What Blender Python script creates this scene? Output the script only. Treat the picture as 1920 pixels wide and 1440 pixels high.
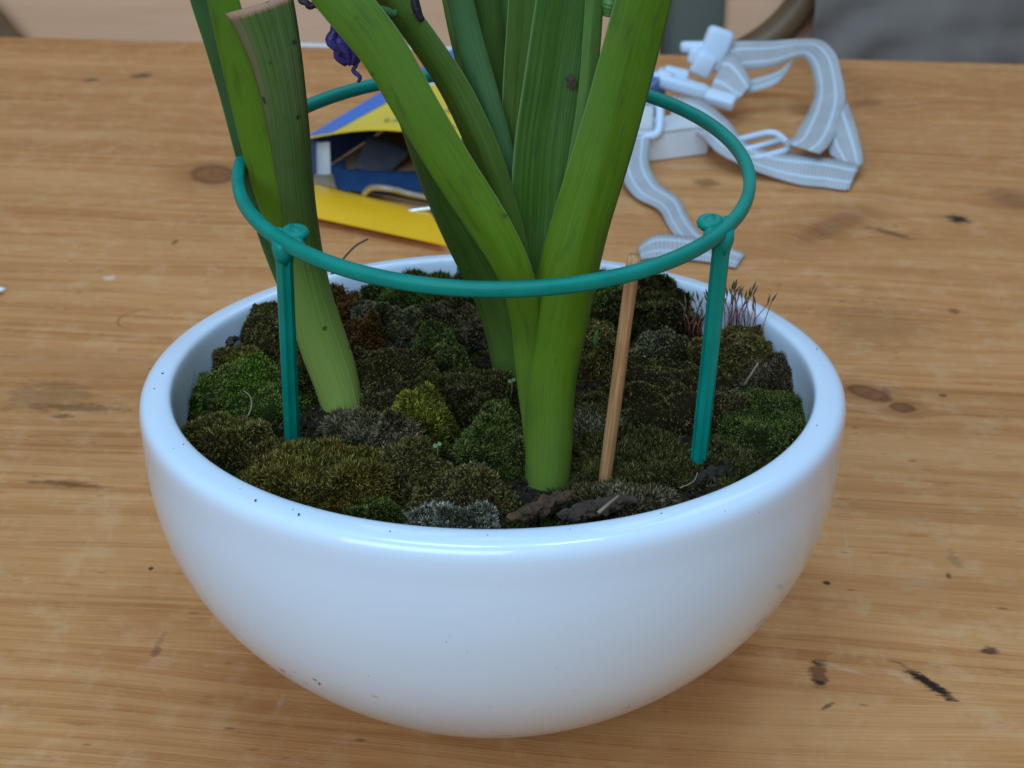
import bpy, bmesh, math, random
import numpy as np
from mathutils import Vector, Matrix, noise

for o in list(bpy.data.objects):
    bpy.data.objects.remove(o, do_unlink=True)
S = bpy.context.scene
C = S.collection
R = math.radians
random.seed(7)
rng = np.random.default_rng(7)

# ------------------------------------------------------------------ camera
CAM = Vector((0.00564, -0.4401, 0.3106)); PITCH = 0.43277; FPX = 3000.0
cd = bpy.data.cameras.new("camera"); co = bpy.data.objects.new("camera", cd); C.objects.link(co)
co.location = CAM; co.rotation_euler = (math.pi / 2 - PITCH, 0, 0)
cd.sensor_fit = 'HORIZONTAL'; cd.sensor_width = 36; cd.lens = 36 * FPX / 1920
cd.clip_start = 0.01; cd.clip_end = 60
cd.dof.use_dof = True; cd.dof.focus_distance = 0.445; cd.dof.aperture_fstop = cd.lens / 1.8
S.camera = co
# ------------------------------------------------------------------ world + lamps (indoor window light)
W = bpy.data.worlds.new("World"); S.world = W; W.use_nodes = True
bgn = W.node_tree.nodes["Background"]; bgn.inputs[0].default_value = (0.92, 0.95, 1.0, 1); bgn.inputs[1].default_value = 0.22
def area(name, loc, target, sx, sy, power, col):
    l = bpy.data.lights.new(name, 'AREA'); l.shape = 'RECTANGLE'; l.size = sx; l.size_y = sy; l.energy = power; l.color = col
    o = bpy.data.objects.new(name, l); C.objects.link(o); o.location = loc
    o.rotation_euler = (Vector(target) - Vector(loc)).to_track_quat('-Z', 'Y').to_euler()
    return o
area("window_light", (-1.10, -2.90, 1.80), (0, 0.3, 0.05), 3.0, 1.8, 84, (0.54, 0.77, 1.0))
area("window_light", (-0.35, -0.42, 2.10), (-0.05, 0.1, 0.0), 0.75, 0.34, 14.5, (0.36, 0.66, 1.0))
area("window_light", (0.50, -0.42, 2.10), (0.1, 0.1, 0.0), 0.42, 0.34, 9.5, (0.36, 0.66, 1.0))
area("window_light", (0.3, 1.5, 2.1), (0, 0.3, 0.0), 1.6, 0.9, 6, (0.70, 0.85, 1.0))
S.view_settings.view_transform = 'Standard'; S.view_settings.look = 'None'
S.view_settings.exposure = 0.15; S.view_settings.gamma = 1.0; S.view_settings.use_curve_mapping = False

# ------------------------------------------------------------------ helpers
cf = Vector((0, math.cos(PITCH), -math.sin(PITCH))); cu = Vector((0, math.sin(PITCH), math.cos(PITCH))); cr = Vector((1, 0, 0))
def ray(x, y): return cf + cr * ((x - 960) / FPX) - cu * ((y - 720) / FPX)
def atz(x, y, z):
    d = ray(x, y); return CAM + d * ((z - CAM.z) / d.z)
def aty(x, y, Y):
    d = ray(x, y); return CAM + d * ((Y - CAM.y) / d.y)
def pxm(p): return (Vector(p) - CAM).dot(cf) / FPX          # metres per photo pixel at p

def tag(o, label=None, cat=None, group=None, kind=None):
    if label: o["label"] = label
    if cat: o["category"] = cat
    if group: o["group"] = group
    if kind: o["kind"] = kind
    return o
def empty(name, loc=(0, 0, 0)):
    o = bpy.data.objects.new(name, None); C.objects.link(o); o.location = loc; o.empty_display_size = 0.01
    return o
def mesh_obj(name, verts, faces, mat, parent=None, smooth=True, uv=None, col=None):
    me = bpy.data.meshes.new(name); me.from_pydata([tuple(v) for v in verts], [], faces)
    if smooth: me.polygons.foreach_set("use_smooth", [True] * len(me.polygons))
    if uv is not None:
        l = me.uv_layers.new(name="uv"); vi = np.empty(len(me.loops), dtype=np.int32); me.loops.foreach_get("vertex_index", vi)
        l.data.foreach_set("uv", np.asarray(uv, dtype=np.float32)[vi].ravel())
    if col is not None:
        a = me.color_attributes.new("Col", 'FLOAT_COLOR', 'POINT')
        c4 = np.ones((len(verts), 4), dtype=np.float32); c4[:, :3] = col; a.data.foreach_set("color", c4.ravel())
    me.update(); me.materials.append(mat)
    o = bpy.data.objects.new(name, me); C.objects.link(o)
    if parent:
        o.parent = parent; o.matrix_parent_inverse = Matrix.Translation(-Vector(parent.location)) if parent.type == 'EMPTY' else parent.matrix_basis.inverted()
    return o
def bm_obj(name, bm, mat, parent=None, smooth=True):
    me = bpy.data.meshes.new(name); bm.normal_update(); bm.to_mesh(me); bm.free()
    if smooth: me.polygons.foreach_set("use_smooth", [True] * len(me.polygons))
    me.materials.append(mat)
    o = bpy.data.objects.new(name, me); C.objects.link(o)
    if parent:
        o.parent = parent; o.matrix_parent_inverse = Matrix.Translation(-Vector(parent.location)) if parent.type == 'EMPTY' else parent.matrix_basis.inverted()
    return o
def catmull(P, n):
    """P: list of equal-length tuples -> n samples"""
    P = np.array([list(p) for p in P], float); m = len(P) - 1; out = []
    for i in range(n):
        t = i / (n - 1) * m; k = min(int(t), m - 1); f = t - k
        p0 = P[max(k - 1, 0)] if k > 0 else 2 * P[0] - P[1]; p1 = P[k]; p2 = P[k + 1]
        p3 = P[k + 2] if k + 2 <= m else 2 * P[m] - P[m - 1]
        out.append(0.5 * ((2 * p1) + (-p0 + p2) * f + (2 * p0 - 5 * p1 + 4 * p2 - p3) * f * f + (-p0 + 3 * p1 - 3 * p2 + p3) * f ** 3))
    return np.array(out)
def tube_geo(pts, rad, seg=8, closed=False, caps=True):
    pts = [Vector(p) for p in pts]; n = len(pts); vs = []; fs = []
    up = Vector((0, 0, 1)); prev = None
    for i, p in enumerate(pts):
        if closed: t = pts[(i + 1) % n] - pts[i - 1]
        else: t = pts[min(i + 1, n - 1)] - pts[max(i - 1, 0)]
        t.normalize()
        if prev is None:
            a = up if abs(t.z) < 0.9 else Vector((1, 0, 0)); a = (a - t * a.dot(t)).normalized()
        else:
            a = prev - t * prev.dot(t)
            a = a.normalized() if a.length > 1e-6 else Vector((1, 0, 0))
        prev = a; b = t.cross(a); r = rad[i] if hasattr(rad, '__len__') else rad
        for k in range(seg):
            an = 2 * math.pi * k / seg; vs.append(p + a * (r * math.cos(an)) + b * (r * math.sin(an)))
    m = n if closed else n - 1
    for i in range(m):
        j = (i + 1) % n
        for k in range(seg):
            k2 = (k + 1) % seg; fs.append((i * seg + k, i * seg + k2, j * seg + k2, j * seg + k))
    if caps and not closed:
        fs.append(tuple(reversed(range(seg)))); fs.append(tuple(range((n - 1) * seg, n * seg)))
    return vs, fs
def join(parts):
    V = []; Fc = []
    for v, f in parts:
        o = len(V); V += list(v); Fc += [tuple(i + o for i in q) for q in f]
    return V, Fc
def box_bm(size, bevel=0.0, seg=2):
    bm = bmesh.new(); bmesh.ops.create_cube(bm, size=1.0)
    bmesh.ops.scale(bm, vec=size, verts=bm.verts)
    if bevel > 0: bmesh.ops.bevel(bm, geom=list(bm.edges), offset=bevel, segments=seg, affect='EDGES', profile=0.5)
    return bm

# ------------------------------------------------------------------ materials
class NT:
    def __init__(s, name):
        s.m = bpy.data.materials.new(name); s.m.use_nodes = True; s.t = s.m.node_tree; s.n = s.t.nodes
        s.b = s.n["Principled BSDF"]; s.out = s.n["Material Output"]
    def node(s, typ, **kw):
        x = s.n.new(typ)
        for k, v in kw.items(): setattr(x, k, v)
        return x
    def put(s, sock, v):
        if isinstance(v, bpy.types.NodeSocket): s.t.links.new(v, sock)
        else: sock.default_value = v
    def math(s, op, a, b=0.0, c=None, clamp=False):
        x = s.node("ShaderNodeMath", operation=op, use_clamp=clamp); s.put(x.inputs[0], a); s.put(x.inputs[1], b)
        if c is not None: s.put(x.inputs[2], c)
        return x.outputs[0]
    def mix(s, f, a, b, blend='MIX'):
        x = s.node("ShaderNodeMix", data_type='RGBA', blend_type=blend, clamp_factor=True)
        s.put(x.inputs[0], f); s.put(x.inputs[6], a if isinstance(a, bpy.types.NodeSocket) else (*a, 1)); s.put(x.inputs[7], b if isinstance(b, bpy.types.NodeSocket) else (*b, 1))
        return x.outputs[2]
    def noise(s, vec, scale=1, detail=3, rough=0.5, dist=0.0):
        x = s.node("ShaderNodeTexNoise"); x.inputs["Scale"].default_value = scale; x.inputs["Detail"].default_value = detail
        x.inputs["Roughness"].default_value = rough; x.inputs["Distortion"].default_value = dist
        if vec is not None: s.t.links.new(vec, x.inputs["Vector"])
        return x.outputs["Fac"]
    def voro(s, vec, scale, feature='F1'):
        x = s.node("ShaderNodeTexVoronoi", feature=feature); x.inputs["Scale"].default_value = scale
        if vec is not None: s.t.links.new(vec, x.inputs["Vector"])
        return x
    def ramp(s, f, stops):
        x = s.node("ShaderNodeValToRGB"); e = x.color_ramp.elements
        while len(e) < len(stops): e.new(0.5)
        for i, (p, c) in enumerate(stops):
            e[i].position = p; e[i].color = (*c, 1) if len(c) == 3 else c
        s.put(x.inputs[0], f); return x.outputs[0]
    def smooth(s, v, a, b, lo=0.0, hi=1.0):
        x = s.node("ShaderNodeMapRange", interpolation_type='SMOOTHSTEP'); s.put(x.inputs[0], v)
        x.inputs[1].default_value = a; x.inputs[2].default_value = b; x.inputs[3].default_value = lo; x.inputs[4].default_value = hi
        return x.outputs[0]
    def pos(s): return s.node("ShaderNodeNewGeometry").outputs["Position"]
    def obj(s): return s.node("ShaderNodeTexCoord").outputs["Object"]
    def comb(s, x, y, z=0.0):
        n = s.node("ShaderNodeCombineXYZ"); s.put(n.inputs[0], x); s.put(n.inputs[1], y); s.put(n.inputs[2], z); return n.outputs[0]
    def sep(s, v):
        n = s.node("ShaderNodeSeparateXYZ"); s.t.links.new(v, n.inputs[0]); return n.outputs
    def bump(s, h, strength, dist):
        n = s.node("ShaderNodeBump"); n.inputs["Strength"].default_value = strength; n.inputs["Distance"].default_value = dist
        s.put(n.inputs["Height"], h); s.t.links.new(n.outputs[0], s.b.inputs["Normal"]); return n
    def base(s, c): s.put(s.b.inputs["Base Color"], c if isinstance(c, bpy.types.NodeSocket) else (*c, 1)); return s
    def rough(s, r): s.put(s.b.inputs["Roughness"], r); return s
    def spec(s, v): s.b.inputs["Specular IOR Level"].default_value = v; return s

def simple(name, col, rough=0.5, var=0.12, scale=60, spec=0.5, bump=0.0, metal=0.0):
    n = NT(name); f = n.noise(n.pos(), scale, 4, 0.6)
    d = tuple(c * (1 - var) for c in col); l = tuple(min(1, c * (1 + var)) for c in col)
    n.base(n.ramp(f, [(0.3, d), (0.7, l)])); n.rough(n.smooth(f, 0.2, 0.8, max(0.02, rough - 0.06), min(1, rough + 0.06))); n.spec(spec)
    n.b.inputs["Metallic"].default_value = metal
    if bump: n.bump(f, bump, 0.001)
    return n.m

# table frame: far edge through two points of the table plane
E1 = atz(0, 68, 0); E2 = atz(1920, 119, 0)
YAW = math.atan2(E2.y - E1.y, E2.x - E1.x)
cy_, sy_ = math.cos(YAW), math.sin(YAW)
def uv_of(p): return (p.x * cy_ + p.y * sy_, -p.x * sy_ + p.y * cy_)
V_EDGE = uv_of(E1)[1]

def wood_material(vlo, vhi):
    n = NT("pine_wood")
    x, y, z = n.sep(n.pos())
    u = n.math('ADD', n.math('MULTIPLY', x, cy_), n.math('MULTIPLY', y, sy_))
    v = n.math('ADD', n.math('MULTIPLY', x, -sy_), n.math('MULTIPLY', y, cy_))
    rnd = n.node("ShaderNodeObjectInfo").outputs["Random"]
    # knots: (px, py, half width px, half height px, tilt px/px, strength, reddish)
    knots = [(400, 327, 42, 15, 0.1, 0.8, 1), (1560, 424, 62, 17, -0.35, 0.55, 1), (1900, 374, 40, 17, 0.15, 0.55, 1), (1630, 738, 36, 11, 0.2, 0.8, 1),
             (1692, 764, 22, 8, 0.05, 0.85, 1), (1505, 205, 26, 10, 0, 0.6, 1), (1545, 130, 60, 18, 0.3, 0.35, 1), (1625, 192, 26, 7, -.1, 0.5, 1), (700, 120, 30, 9, 0, 0.4, 1)]
    def ell(px, py, a, b, tilt):
        p = atz(px, py, 0); m = pxm(p); el = math.asin((CAM.z) / (p - CAM).length)
        u0, v0 = uv_of(p); A = a * m; B = b * m / math.sin(el)
        du = n.math('SUBTRACT', u, u0); dv = n.math('SUBTRACT', v, v0)
        if tilt: dv = n.math('ADD', dv, n.math('MULTIPLY', du, tilt / math.sin(el)))
        q = n.math('SQRT', n.math('ADD', n.math('POWER', n.math('ABSOLUTE', n.math('DIVIDE', du, A)), 2.0), n.math('POWER', n.math('ABSOLUTE', n.math('DIVIDE', dv, B)), 2.0)))
        return q, dv
    wob = n.noise(n.comb(n.math('MULTIPLY', u, 130), n.math('MULTIPLY', v, 300), 0), 1, 4, 0.68)
    vv = v; km = n.math('MULTIPLY', v, 0.0); rd = km; bd = km
    for (px, py, a, b, tl, st, red) in knots:
        if not vlo - 0.01 < uv_of(atz(px, py, 0))[1] < vhi + 0.01: continue
        q, dv = ell(px, py, a, b, tl)
        qn = n.math('ADD', q, n.math('MULTIPLY', n.math('SUBTRACT', wob, 0.5), 0.5))
        mk = n.math('MULTIPLY', n.smooth(qn, 1.45, 0.55), st); km = mk if km is None else n.math('MAXIMUM', km, mk)
        rg = n.math('MULTIPLY', n.smooth(qn, 3.2, 0.8), 0.4 * st); rd = rg if rd is None else n.math('MAXIMUM', rd, rg)
        bq = n.math('MULTIPLY', n.smooth(n.math('ABSOLUTE', n.math('SUBTRACT', qn, 0.92)), 0.30, 0.03), st * 0.6 if (st > 0.75 and abs(tl) < 0.25) else 0.0); bd = n.math('MAXIMUM', bd, bq)
        g = n.math('POWER', 2.718, n.math('MULTIPLY', n.math('POWER', n.math('DIVIDE', q, 2.4), 2.0), -1.0))
        vv = n.math('SUBTRACT', vv, n.math('MULTIPLY', n.math('MULTIPLY', dv, g), 0.72))
    vs = n.math('ADD', vv, n.math('MULTIPLY', rnd, 7.3))
    us = n.math('ADD', u, n.math('MULTIPLY', rnd, 3.1))
    warp = n.noise(n.comb(n.math('MULTIPLY', us, 2.2), n.math('MULTIPLY', vs, 5.0), 0), 1, 2, 0.5)
    vw = n.math('ADD', vs, n.math('MULTIPLY', warp, 0.055))
    ring = n.noise(n.comb(n.math('MULTIPLY', us, 1.6), n.math('MULTIPLY', vw, 190.0), 0), 1, 3, 0.6)           # annual rings
    broad = n.noise(n.comb(n.math('MULTIPLY', us, 1.2), n.math('MULTIPLY', vw, 42.0), 5.0), 1, 2, 0.5)
    fib = n.noise(n.comb(n.math('MULTIPLY', us, 26.0), n.math('MULTIPLY', vw, 900.0), 0), 1, 3, 0.65)             # fibres
    blot = n.noise(n.comb(n.math('MULTIPLY', us, 7.0), n.math('MULTIPLY', vw, 30.0), 3.0), 1, 4, 0.62)
    blot2 = n.noise(n.comb(n.math('MULTIPLY', us, 30.0), n.math('MULTIPLY', vs, 120.0), 9.0), 1, 4, 0.65)
    mott = n.noise(n.pos(), 55, 5, 0.72)
    f = n.math('ADD', n.math('MULTIPLY', ring, 0.34), n.math('MULTIPLY', fib, 0.34)); f = n.math('ADD', f, n.math('ADD', n.math('MULTIPLY', blot, 0.18), n.math('MULTIPLY', broad, 0.14)))
    col = n.ramp(f, [(0.34, (0.410, 0.155, 0.046)), (0.46, (0.535, 0.228, 0.076)), (0.55, (0.610, 0.285, 0.104)), (0.70, (0.690, 0.355, 0.145))])
    lines = n.math('MULTIPLY', n.smooth(n.math('ABSOLUTE', n.math('SUBTRACT', ring, 0.47)), 0.035, 0.006), n.smooth(broad, 0.60, 0.36, 0.0, 0.55))
    col = n.mix(lines, col, (0.280, 0.088, 0.020))
    col = n.mix(n.math('MULTIPLY', n.smooth(blot, 0.54, 0.70), 0.45), col, (0.400, 0.135, 0.030))
    col = n.mix(n.math('MULTIPLY', n.smooth(blot2, 0.58, 0.72), 0.50), col, (0.335, 0.106, 0.024))
    col = n.mix(n.math('MULTIPLY', n.smooth(mott, 0.48, 0.66), 0.40), col, (0.680, 0.400, 0.195))
    patch = n.noise(n.comb(n.math('MULTIPLY', us, 3.5), n.math('MULTIPLY', vs, 13.0), 2.0), 1, 3, 0.55)
    col = n.mix(n.smooth(patch, 0.52, 0.70, 0.0, 0.45), col, (0.420, 0.158, 0.044))
    col = n.mix(n.smooth(patch, 0.48, 0.32, 0.0, 0.45), col, (0.690, 0.350, 0.140))
    # pores / ingrained dirt specks elongated with the grain
    sp = n.voro(n.comb(n.math('MULTIPLY', us, 95), n.math('MULTIPLY', vs, 210), 0), 1.0)
    spk = n.math('MULTIPLY', n.smooth(sp.outputs["Distance"], 0.26, 0.08), n.smooth(n.sep(sp.outputs["Color"])[0], 0.86, 0.97))
    col = n.mix(n.math('MULTIPLY', spk, 0.55), col, (0.10, 0.042, 0.016))
    col = n.mix(rd, col, (0.20, 0.075, 0.024))
    kcol = n.mix(n.smooth(wob, 0.35, 0.65), (0.130, 0.042, 0.015), (0.270, 0.095, 0.034))
    col = n.mix(n.math('MULTIPLY', km, 0.85), col, kcol)
    col = n.mix(bd, col, (0.105, 0.032, 0.010))
    # dents, burns and stains: px, py, a, b, tilt, colour, strength
    marks = [(1745, 1284, 46, 10, 0.62, (0.012, 0.008, 0.007), 0.98), (1536, 1262, 17, 24, 0, (0.14, 0.052, 0.016), 0.8), (1538, 1281, 11, 4, 0.1, (0.02, 0.012, 0.01), 0.9), (1533, 1243, 8, 6, 0, (0.10, 0.04, 0.015), 0.8),
             (1857, 1222, 15, 7, 0, (0.07, 0.026, 0.012), 0.85), (1797, 411, 20, 7, 0.08, (0.012, 0.010, 0.010), 0.95), (265, 142, 17, 4, -0.05, (0.06, 0.05, 0.045), 0.85), (172, 150, 14, 3, 0, (0.08, 0.05, 0.03), 0.7),
             (1665, 436, 38, 4, 0.22, (0.10, 0.05, 0.025), 0.7), (204, 521, 10, 4, 0, (0.70, 0.62, 0.54), 0.6), (527, 1315, 6, 13, -0.0, (0.60, 0.48, 0.35), 0.35), (293, 1222, 9, 8, 0, (0.14, 0.06, 0.03), 0.6), (300, 1203, 6, 14, 0, (0.22, 0.10, 0.045), 0.4), (150, 908, 55, 5, 0.06, (0.26, 0.105, 0.035), 0.7), (1790, 1050, 10, 14, 0.4, (0.12, 0.11, 0.085), 0.35), (1325, 343, 22, 8, 0, (0.20, 0.09, 0.03), 0.7),
             (283, 1066, 4, 3, 0, (0.03, 0.02, 0.015), 0.9), (1550, 1092, 6, 3, 0, (0.02, 0.015, 0.012), 0.9), (1778, 1078, 5, 5, 0, (0.11, 0.045, 0.018), 0.8), (1588, 1020, 2.0, 42, 0.0, (0.62, 0.48, 0.34), 0.18),
             (1585, 1255, 44, 3.5, 0.24, (0.66, 0.50, 0.36), 0.30), (1688, 1268, 22, 6, 0.4, (0.66, 0.48, 0.34), 0.25), (328, 454, 5, 4, 0, (0.08, 0.04, 0.02), 0.7), (1767, 741, 8, 3, 0, (0.09, 0.04, 0.02), 0.75), (1788, 584, 10, 4, 0, (0.15, 0.06, 0.02), 0.7),
             (112, 780, 20, 4, 0, (0.13, 0.055, 0.02), 0.7), (110, 907, 60, 4, 0.02, (0.16, 0.06, 0.018), 0.7), (90, 742, 80, 26, 0.0, (0.19, 0.08, 0.028), 0.45), (150, 765, 90, 6, 0.0, (0.15, 0.06, 0.02), 0.6), (1640, 610, 90, 40, 0.0, (0.27, 0.115, 0.035), 0.4),
             (1550, 1325, 12, 4, -0.5, (0.09, 0.055, 0.03), 0.75), (1660, 740, 10, 12, -.6, (0.17, 0.065, 0.024), 0.5)]
    mw = n.math('MULTIPLY', n.math('SUBTRACT', wob, 0.5), 3.2)
    for (px, py, a, b, tl, c, st) in marks:
        if not vlo - 0.004 < uv_of(atz(px, py, 0))[1] < vhi + 0.004: continue
        q, _ = ell(px, py, a, b, tl)
        col = n.mix(n.math('MULTIPLY', n.smooth(n.math('ADD', q, mw), 1.45, 0.55), st), col, c)
    # ring stain from a cup
    p = atz(272, 600, 0); u0, v0 = uv_of(p)
    dd = n.math('SQRT', n.math('ADD', n.math('POWER', n.math('ABSOLUTE', n.math('SUBTRACT', u, u0)), 2.0), n.math('POWER', n.math('ABSOLUTE', n.math('SUBTRACT', v, v0)), 2.0)))
    rs = n.math('MULTIPLY', n.smooth(n.math('ABSOLUTE', n.math('SUBTRACT', dd, 0.0135)), 0.0011, 0.0002), n.smooth(n.math('SUBTRACT', u, u0), 0.002, -0.006))
    col = n.mix(n.math('MULTIPLY', rs, n.smooth(mott, 0.35, 0.6, 0.35, 0.8)), col, (0.24, 0.10, 0.03))
    hsv = n.node("ShaderNodeHueSaturation"); n.t.links.new(col, hsv.inputs["Color"]); n.put(hsv.inputs["Value"], n.smooth(rnd, 0, 1, 0.93, 1.05))
    n.base(hsv.outputs[0]); n.rough(n.smooth(n.math('ADD', mott, n.math('MULTIPLY', fib, 0.5)), 0.4, 1.1, 0.66, 0.50)); n.spec(0.18)
    n.bump(n.math('ADD', n.math('MULTIPLY', fib, 0.5), n.math('MULTIPLY', ring, 0.6)), 0.35, 0.0012)
    return n.m
M = {}

def ceramic():
    n = NT("white_glaze"); P = n.pos()
    f = n.noise(P, 14, 4, 0.6)
    col = n.ramp(f, [(0.3, (0.66, 0.765, 0.89)), (0.7, (0.69, 0.79, 0.90))])
    v = n.voro(P, 95); k = n.math('MULTIPLY', n.smooth(v.outputs["Distance"], 0.085, 0.03), n.smooth(n.sep(v.outputs["Color"])[1], 0.93, 0.98))
    col = n.mix(n.math('MULTIPLY', k, 0.2), col, (0.07, 0.06, 0.055))
    v2 = n.voro(P, 330); k2 = n.math('MULTIPLY', n.smooth(v2.outputs["Distance"], 0.13, 0.05), n.smooth(n.sep(v2.outputs["Color"])[1], 0.94, 0.98))
    col = n.mix(n.math('MULTIPLY', k2, 0.5), col, (0.12, 0.10, 0.09))
    # scuffs on the side
    x, y, z = n.sep(P)
    sc = n.noise(n.comb(n.math('MULTIPLY', x, 40), n.math('MULTIPLY', y, 40), n.math('MULTIPLY', z, 70)), 1, 5, 0.7)
    scm = n.math('MULTIPLY', n.smooth(sc, 0.60, 0.78), n.math('MULTIPLY', n.smooth(x, 0.045, 0.10), n.smooth(z, 0.085, 0.06)))
    col = n.mix(n.math('MULTIPLY', scm, 0.55), col, (0.40, 0.38, 0.38))
    # soil splashes on the inner wall
    rr = n.math('SQRT', n.math('ADD', n.math('MULTIPLY', x, x), n.math('MULTIPLY', y, y)))
    inn = n.math('MULTIPLY', n.smooth(rr, 0.0962, 0.0955), n.smooth(z, 0.1095, 0.100))
    spl = n.noise(P, 230, 3, 0.6); blob = n.noise(P, 45, 3, 0.6)
    col = n.mix(n.math('MULTIPLY', n.math('MULTIPLY', inn, n.smooth(spl, 0.60, 0.68)), n.smooth(blob, 0.5, 0.62)), col, (0.045, 0.035, 0.026))
    n.base(col); n.rough(n.smooth(f, 0.3, 0.7, 0.20, 0.30)); n.spec(0.45)
    n.b.inputs["Coat Weight"].default_value = 0.6; n.b.inputs["Coat Roughness"].default_value = 0.05
    n.bump(n.noise(P, 30, 2, 0.5), 0.05, 0.002)
    return n.m
M['ceramic'] = ceramic()

def leaf_material():
    n = NT("hyacinth_leaf"); uv = n.node("ShaderNodeUVMap").outputs[0]; s, l, _ = n.sep(uv); P = n.pos()
    oi = n.node("ShaderNodeObjectInfo"); tint = oi.outputs["Color"]; rnd = oi.outputs["Random"]
    so = n.math('ADD', s, n.math('MULTIPLY', rnd, 13.0))
    st = n.noise(n.comb(n.math('MULTIPLY', so, 26.0), n.math('MULTIPLY', l, 1.3), 0), 1, 3, 0.6)
    st2 = n.noise(n.comb(n.math('MULTIPLY', so, 75.0), n.math('MULTIPLY', l, 3.0), 0), 1, 2, 0.5)
    big = n.noise(P, 38, 3, 0.55)
    col = n.mix(n.smooth(st, 0.35, 0.7, 0.0, 0.40), tint, (0.115, 0.20, 0.028))
    hs = n.node("ShaderNodeHueSaturation"); n.t.links.new(col, hs.inputs["Color"])
    n.put(hs.inputs["Value"], n.math('ADD', n.math('MULTIPLY', st2, 0.5), n.math('ADD', n.math('MULTIPLY', big, 0.9), 0.32)))
    col = hs.outputs[0]
    up = n.math('MULTIPLY', n.smooth(l, 0.35, 0.95), n.smooth(big, 0.36, 0.66, 0.08, 0.45))
    col = n.mix(up, col, (0.026, 0.072, 0.010))                                                       # deeper green towards the tip
    pv = n.noise(n.comb(n.math('MULTIPLY', so, 5.0), n.math('MULTIPLY', l, 9.0), 4.0), 1, 4, 0.6)
    col = n.mix(n.smooth(pv, 0.52, 0.72, 0.0, 0.40), col, (0.032, 0.060, 0.012))
    col = n.mix(n.smooth(l, 0.34, 0.0, 0.0, 0.60), col, (0.185, 0.275, 0.060))                        # pale base of the sheath
    edge = n.smooth(n.math('ABSOLUTE', n.math('SUBTRACT', s, 0.5)), 0.465, 0.492)
    col = n.mix(n.math('MULTIPLY', edge, 0.55), col, (0.22, 0.31, 0.12))
    v = n.voro(P, 260); k = n.math('MULTIPLY', n.smooth(v.outputs["Distance"], 0.26, 0.12), n.smooth(n.sep(v.outputs["Color"])[0], 0.90, 0.96))
    k = n.math('MULTIPLY', k, n.smooth(n.noise(P, 30, 2, 0.5), 0.42, 0.62))
    col = n.mix(n.math('MULTIPLY', k, 0.85), col, (0.016, 0.012, 0.010))
    n.base(col); n.rough(n.smooth(st2, 0.3, 0.7, 0.34, 0.46)); n.spec(0.10)
    n.bump(n.math('ADD', st, n.math('MULTIPLY', st2, 0.6)), 0.35, 0.0006)
    tr = n.node("ShaderNodeBsdfTranslucent"); n.t.links.new(col, tr.inputs[0])
    mx = n.node("ShaderNodeMixShader"); mx.inputs[0].default_value = 0.22
    n.t.links.new(n.b.outputs[0], mx.inputs[1]); n.t.links.new(tr.outputs[0], mx.inputs[2]); n.t.links.new(mx.outputs[0], n.out.inputs[0])
    return n.m
M['leaf'] = leaf_material()
def stalk_material():
    n = NT("cut_stalk"); uv = n.node("ShaderNodeUVMap").outputs[0]; s, l, _ = n.sep(uv); P = n.pos()
    st = n.noise(n.comb(n.math('MULTIPLY', s, 34.0), n.math('MULTIPLY', l, 1.5), 0), 1, 3, 0.6)
    big = n.noise(P, 60, 4, 0.6)
    col = n.ramp(st, [(0.30, (0.038, 0.074, 0.010)), (0.5, (0.058, 0.108, 0.016)), (0.7, (0.085, 0.135, 0.030))])
    col = n.mix(n.math('MULTIPLY', n.smooth(big, 0.48, 0.7), 0.3), col, (0.115, 0.115, 0.060))
    col = n.mix(n.smooth(l, 0.66, 0.25, 0.0, 0.85), col, (0.100, 0.185, 0.022))
    col = n.mix(n.smooth(l, 0.50, 0.05, 0.0, 0.85), col, (0.32, 0.41, 0.085))
    brown = n.math('MULTIPLY', n.smooth(s, 0.32, 0.12), n.smooth(l, 0.62, 0.85))
    col = n.mix(n.math('MULTIPLY', brown, 0.55), col, (0.22, 0.155, 0.095))
    col = n.mix(n.smooth(n.math('ADD', l, n.math('MULTIPLY', st, 0.012)), 0.988, 0.998), col, (0.36, 0.20, 0.12))
    v = n.voro(P, 320); k = n.math('MULTIPLY', n.smooth(v.outputs["Distance"], 0.34, 0.15), n.smooth(n.sep(v.outputs["Color"])[0], 0.84, 0.92))
    col = n.mix(n.math('MULTIPLY', k, 0.8), col, (0.016, 0.012, 0.010))
    n.base(col); n.rough(0.55); n.spec(0.3); n.bump(st, 0.6, 0.0010)
    return n.m
M['stalk'] = stalk_material()
def plastic_green():
    n = NT("green_plastic"); f = n.noise(n.pos(), 90, 4, 0.6)
    n.base(n.ramp(f, [(0.3, (0.0, 0.185, 0.140)), (0.7, (0.002, 0.240, 0.178))])); n.rough(n.smooth(f, 0.3, 0.7, 0.36, 0.5)); n.spec(0.22)
    n.bump(n.noise(n.pos(), 300, 3, 0.6), 0.12, 0.0006); return n.m
M['green'] = plastic_green()
def vcol_mat(name, rough=0.8, spec=0.15):
    n = NT(name); a = n.node("ShaderNodeVertexColor", layer_name="Col").outputs[0]; f = n.noise(n.pos(), 900, 2, 0.5)
    hs = n.node("ShaderNodeHueSaturation"); n.t.links.new(a, hs.inputs["Color"]); n.put(hs.inputs["Value"], n.smooth(f, 0.25, 0.75, 0.75, 1.25))
    n.base(hs.outputs[0]); n.rough(rough); n.spec(spec)
    return n.m
M['moss'] = vcol_mat("moss_fronds", 0.85, 0.05)
def soil_mat():
    n = NT("potting_soil"); P = n.pos(); f = n.noise(P, 260, 5, 0.7)
    n.base(n.ramp(f, [(0.3, (0.012, 0.009, 0.007)), (0.55, (0.030, 0.021, 0.014)), (0.75, (0.065, 0.045, 0.030))])); n.rough(0.9); n.spec(0.15)
    n.bump(n.math('ADD', f, n.voro(P, 420).outputs["Distance"]), 0.9, 0.002); return n.m
M['soil'] = soil_mat()
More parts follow.
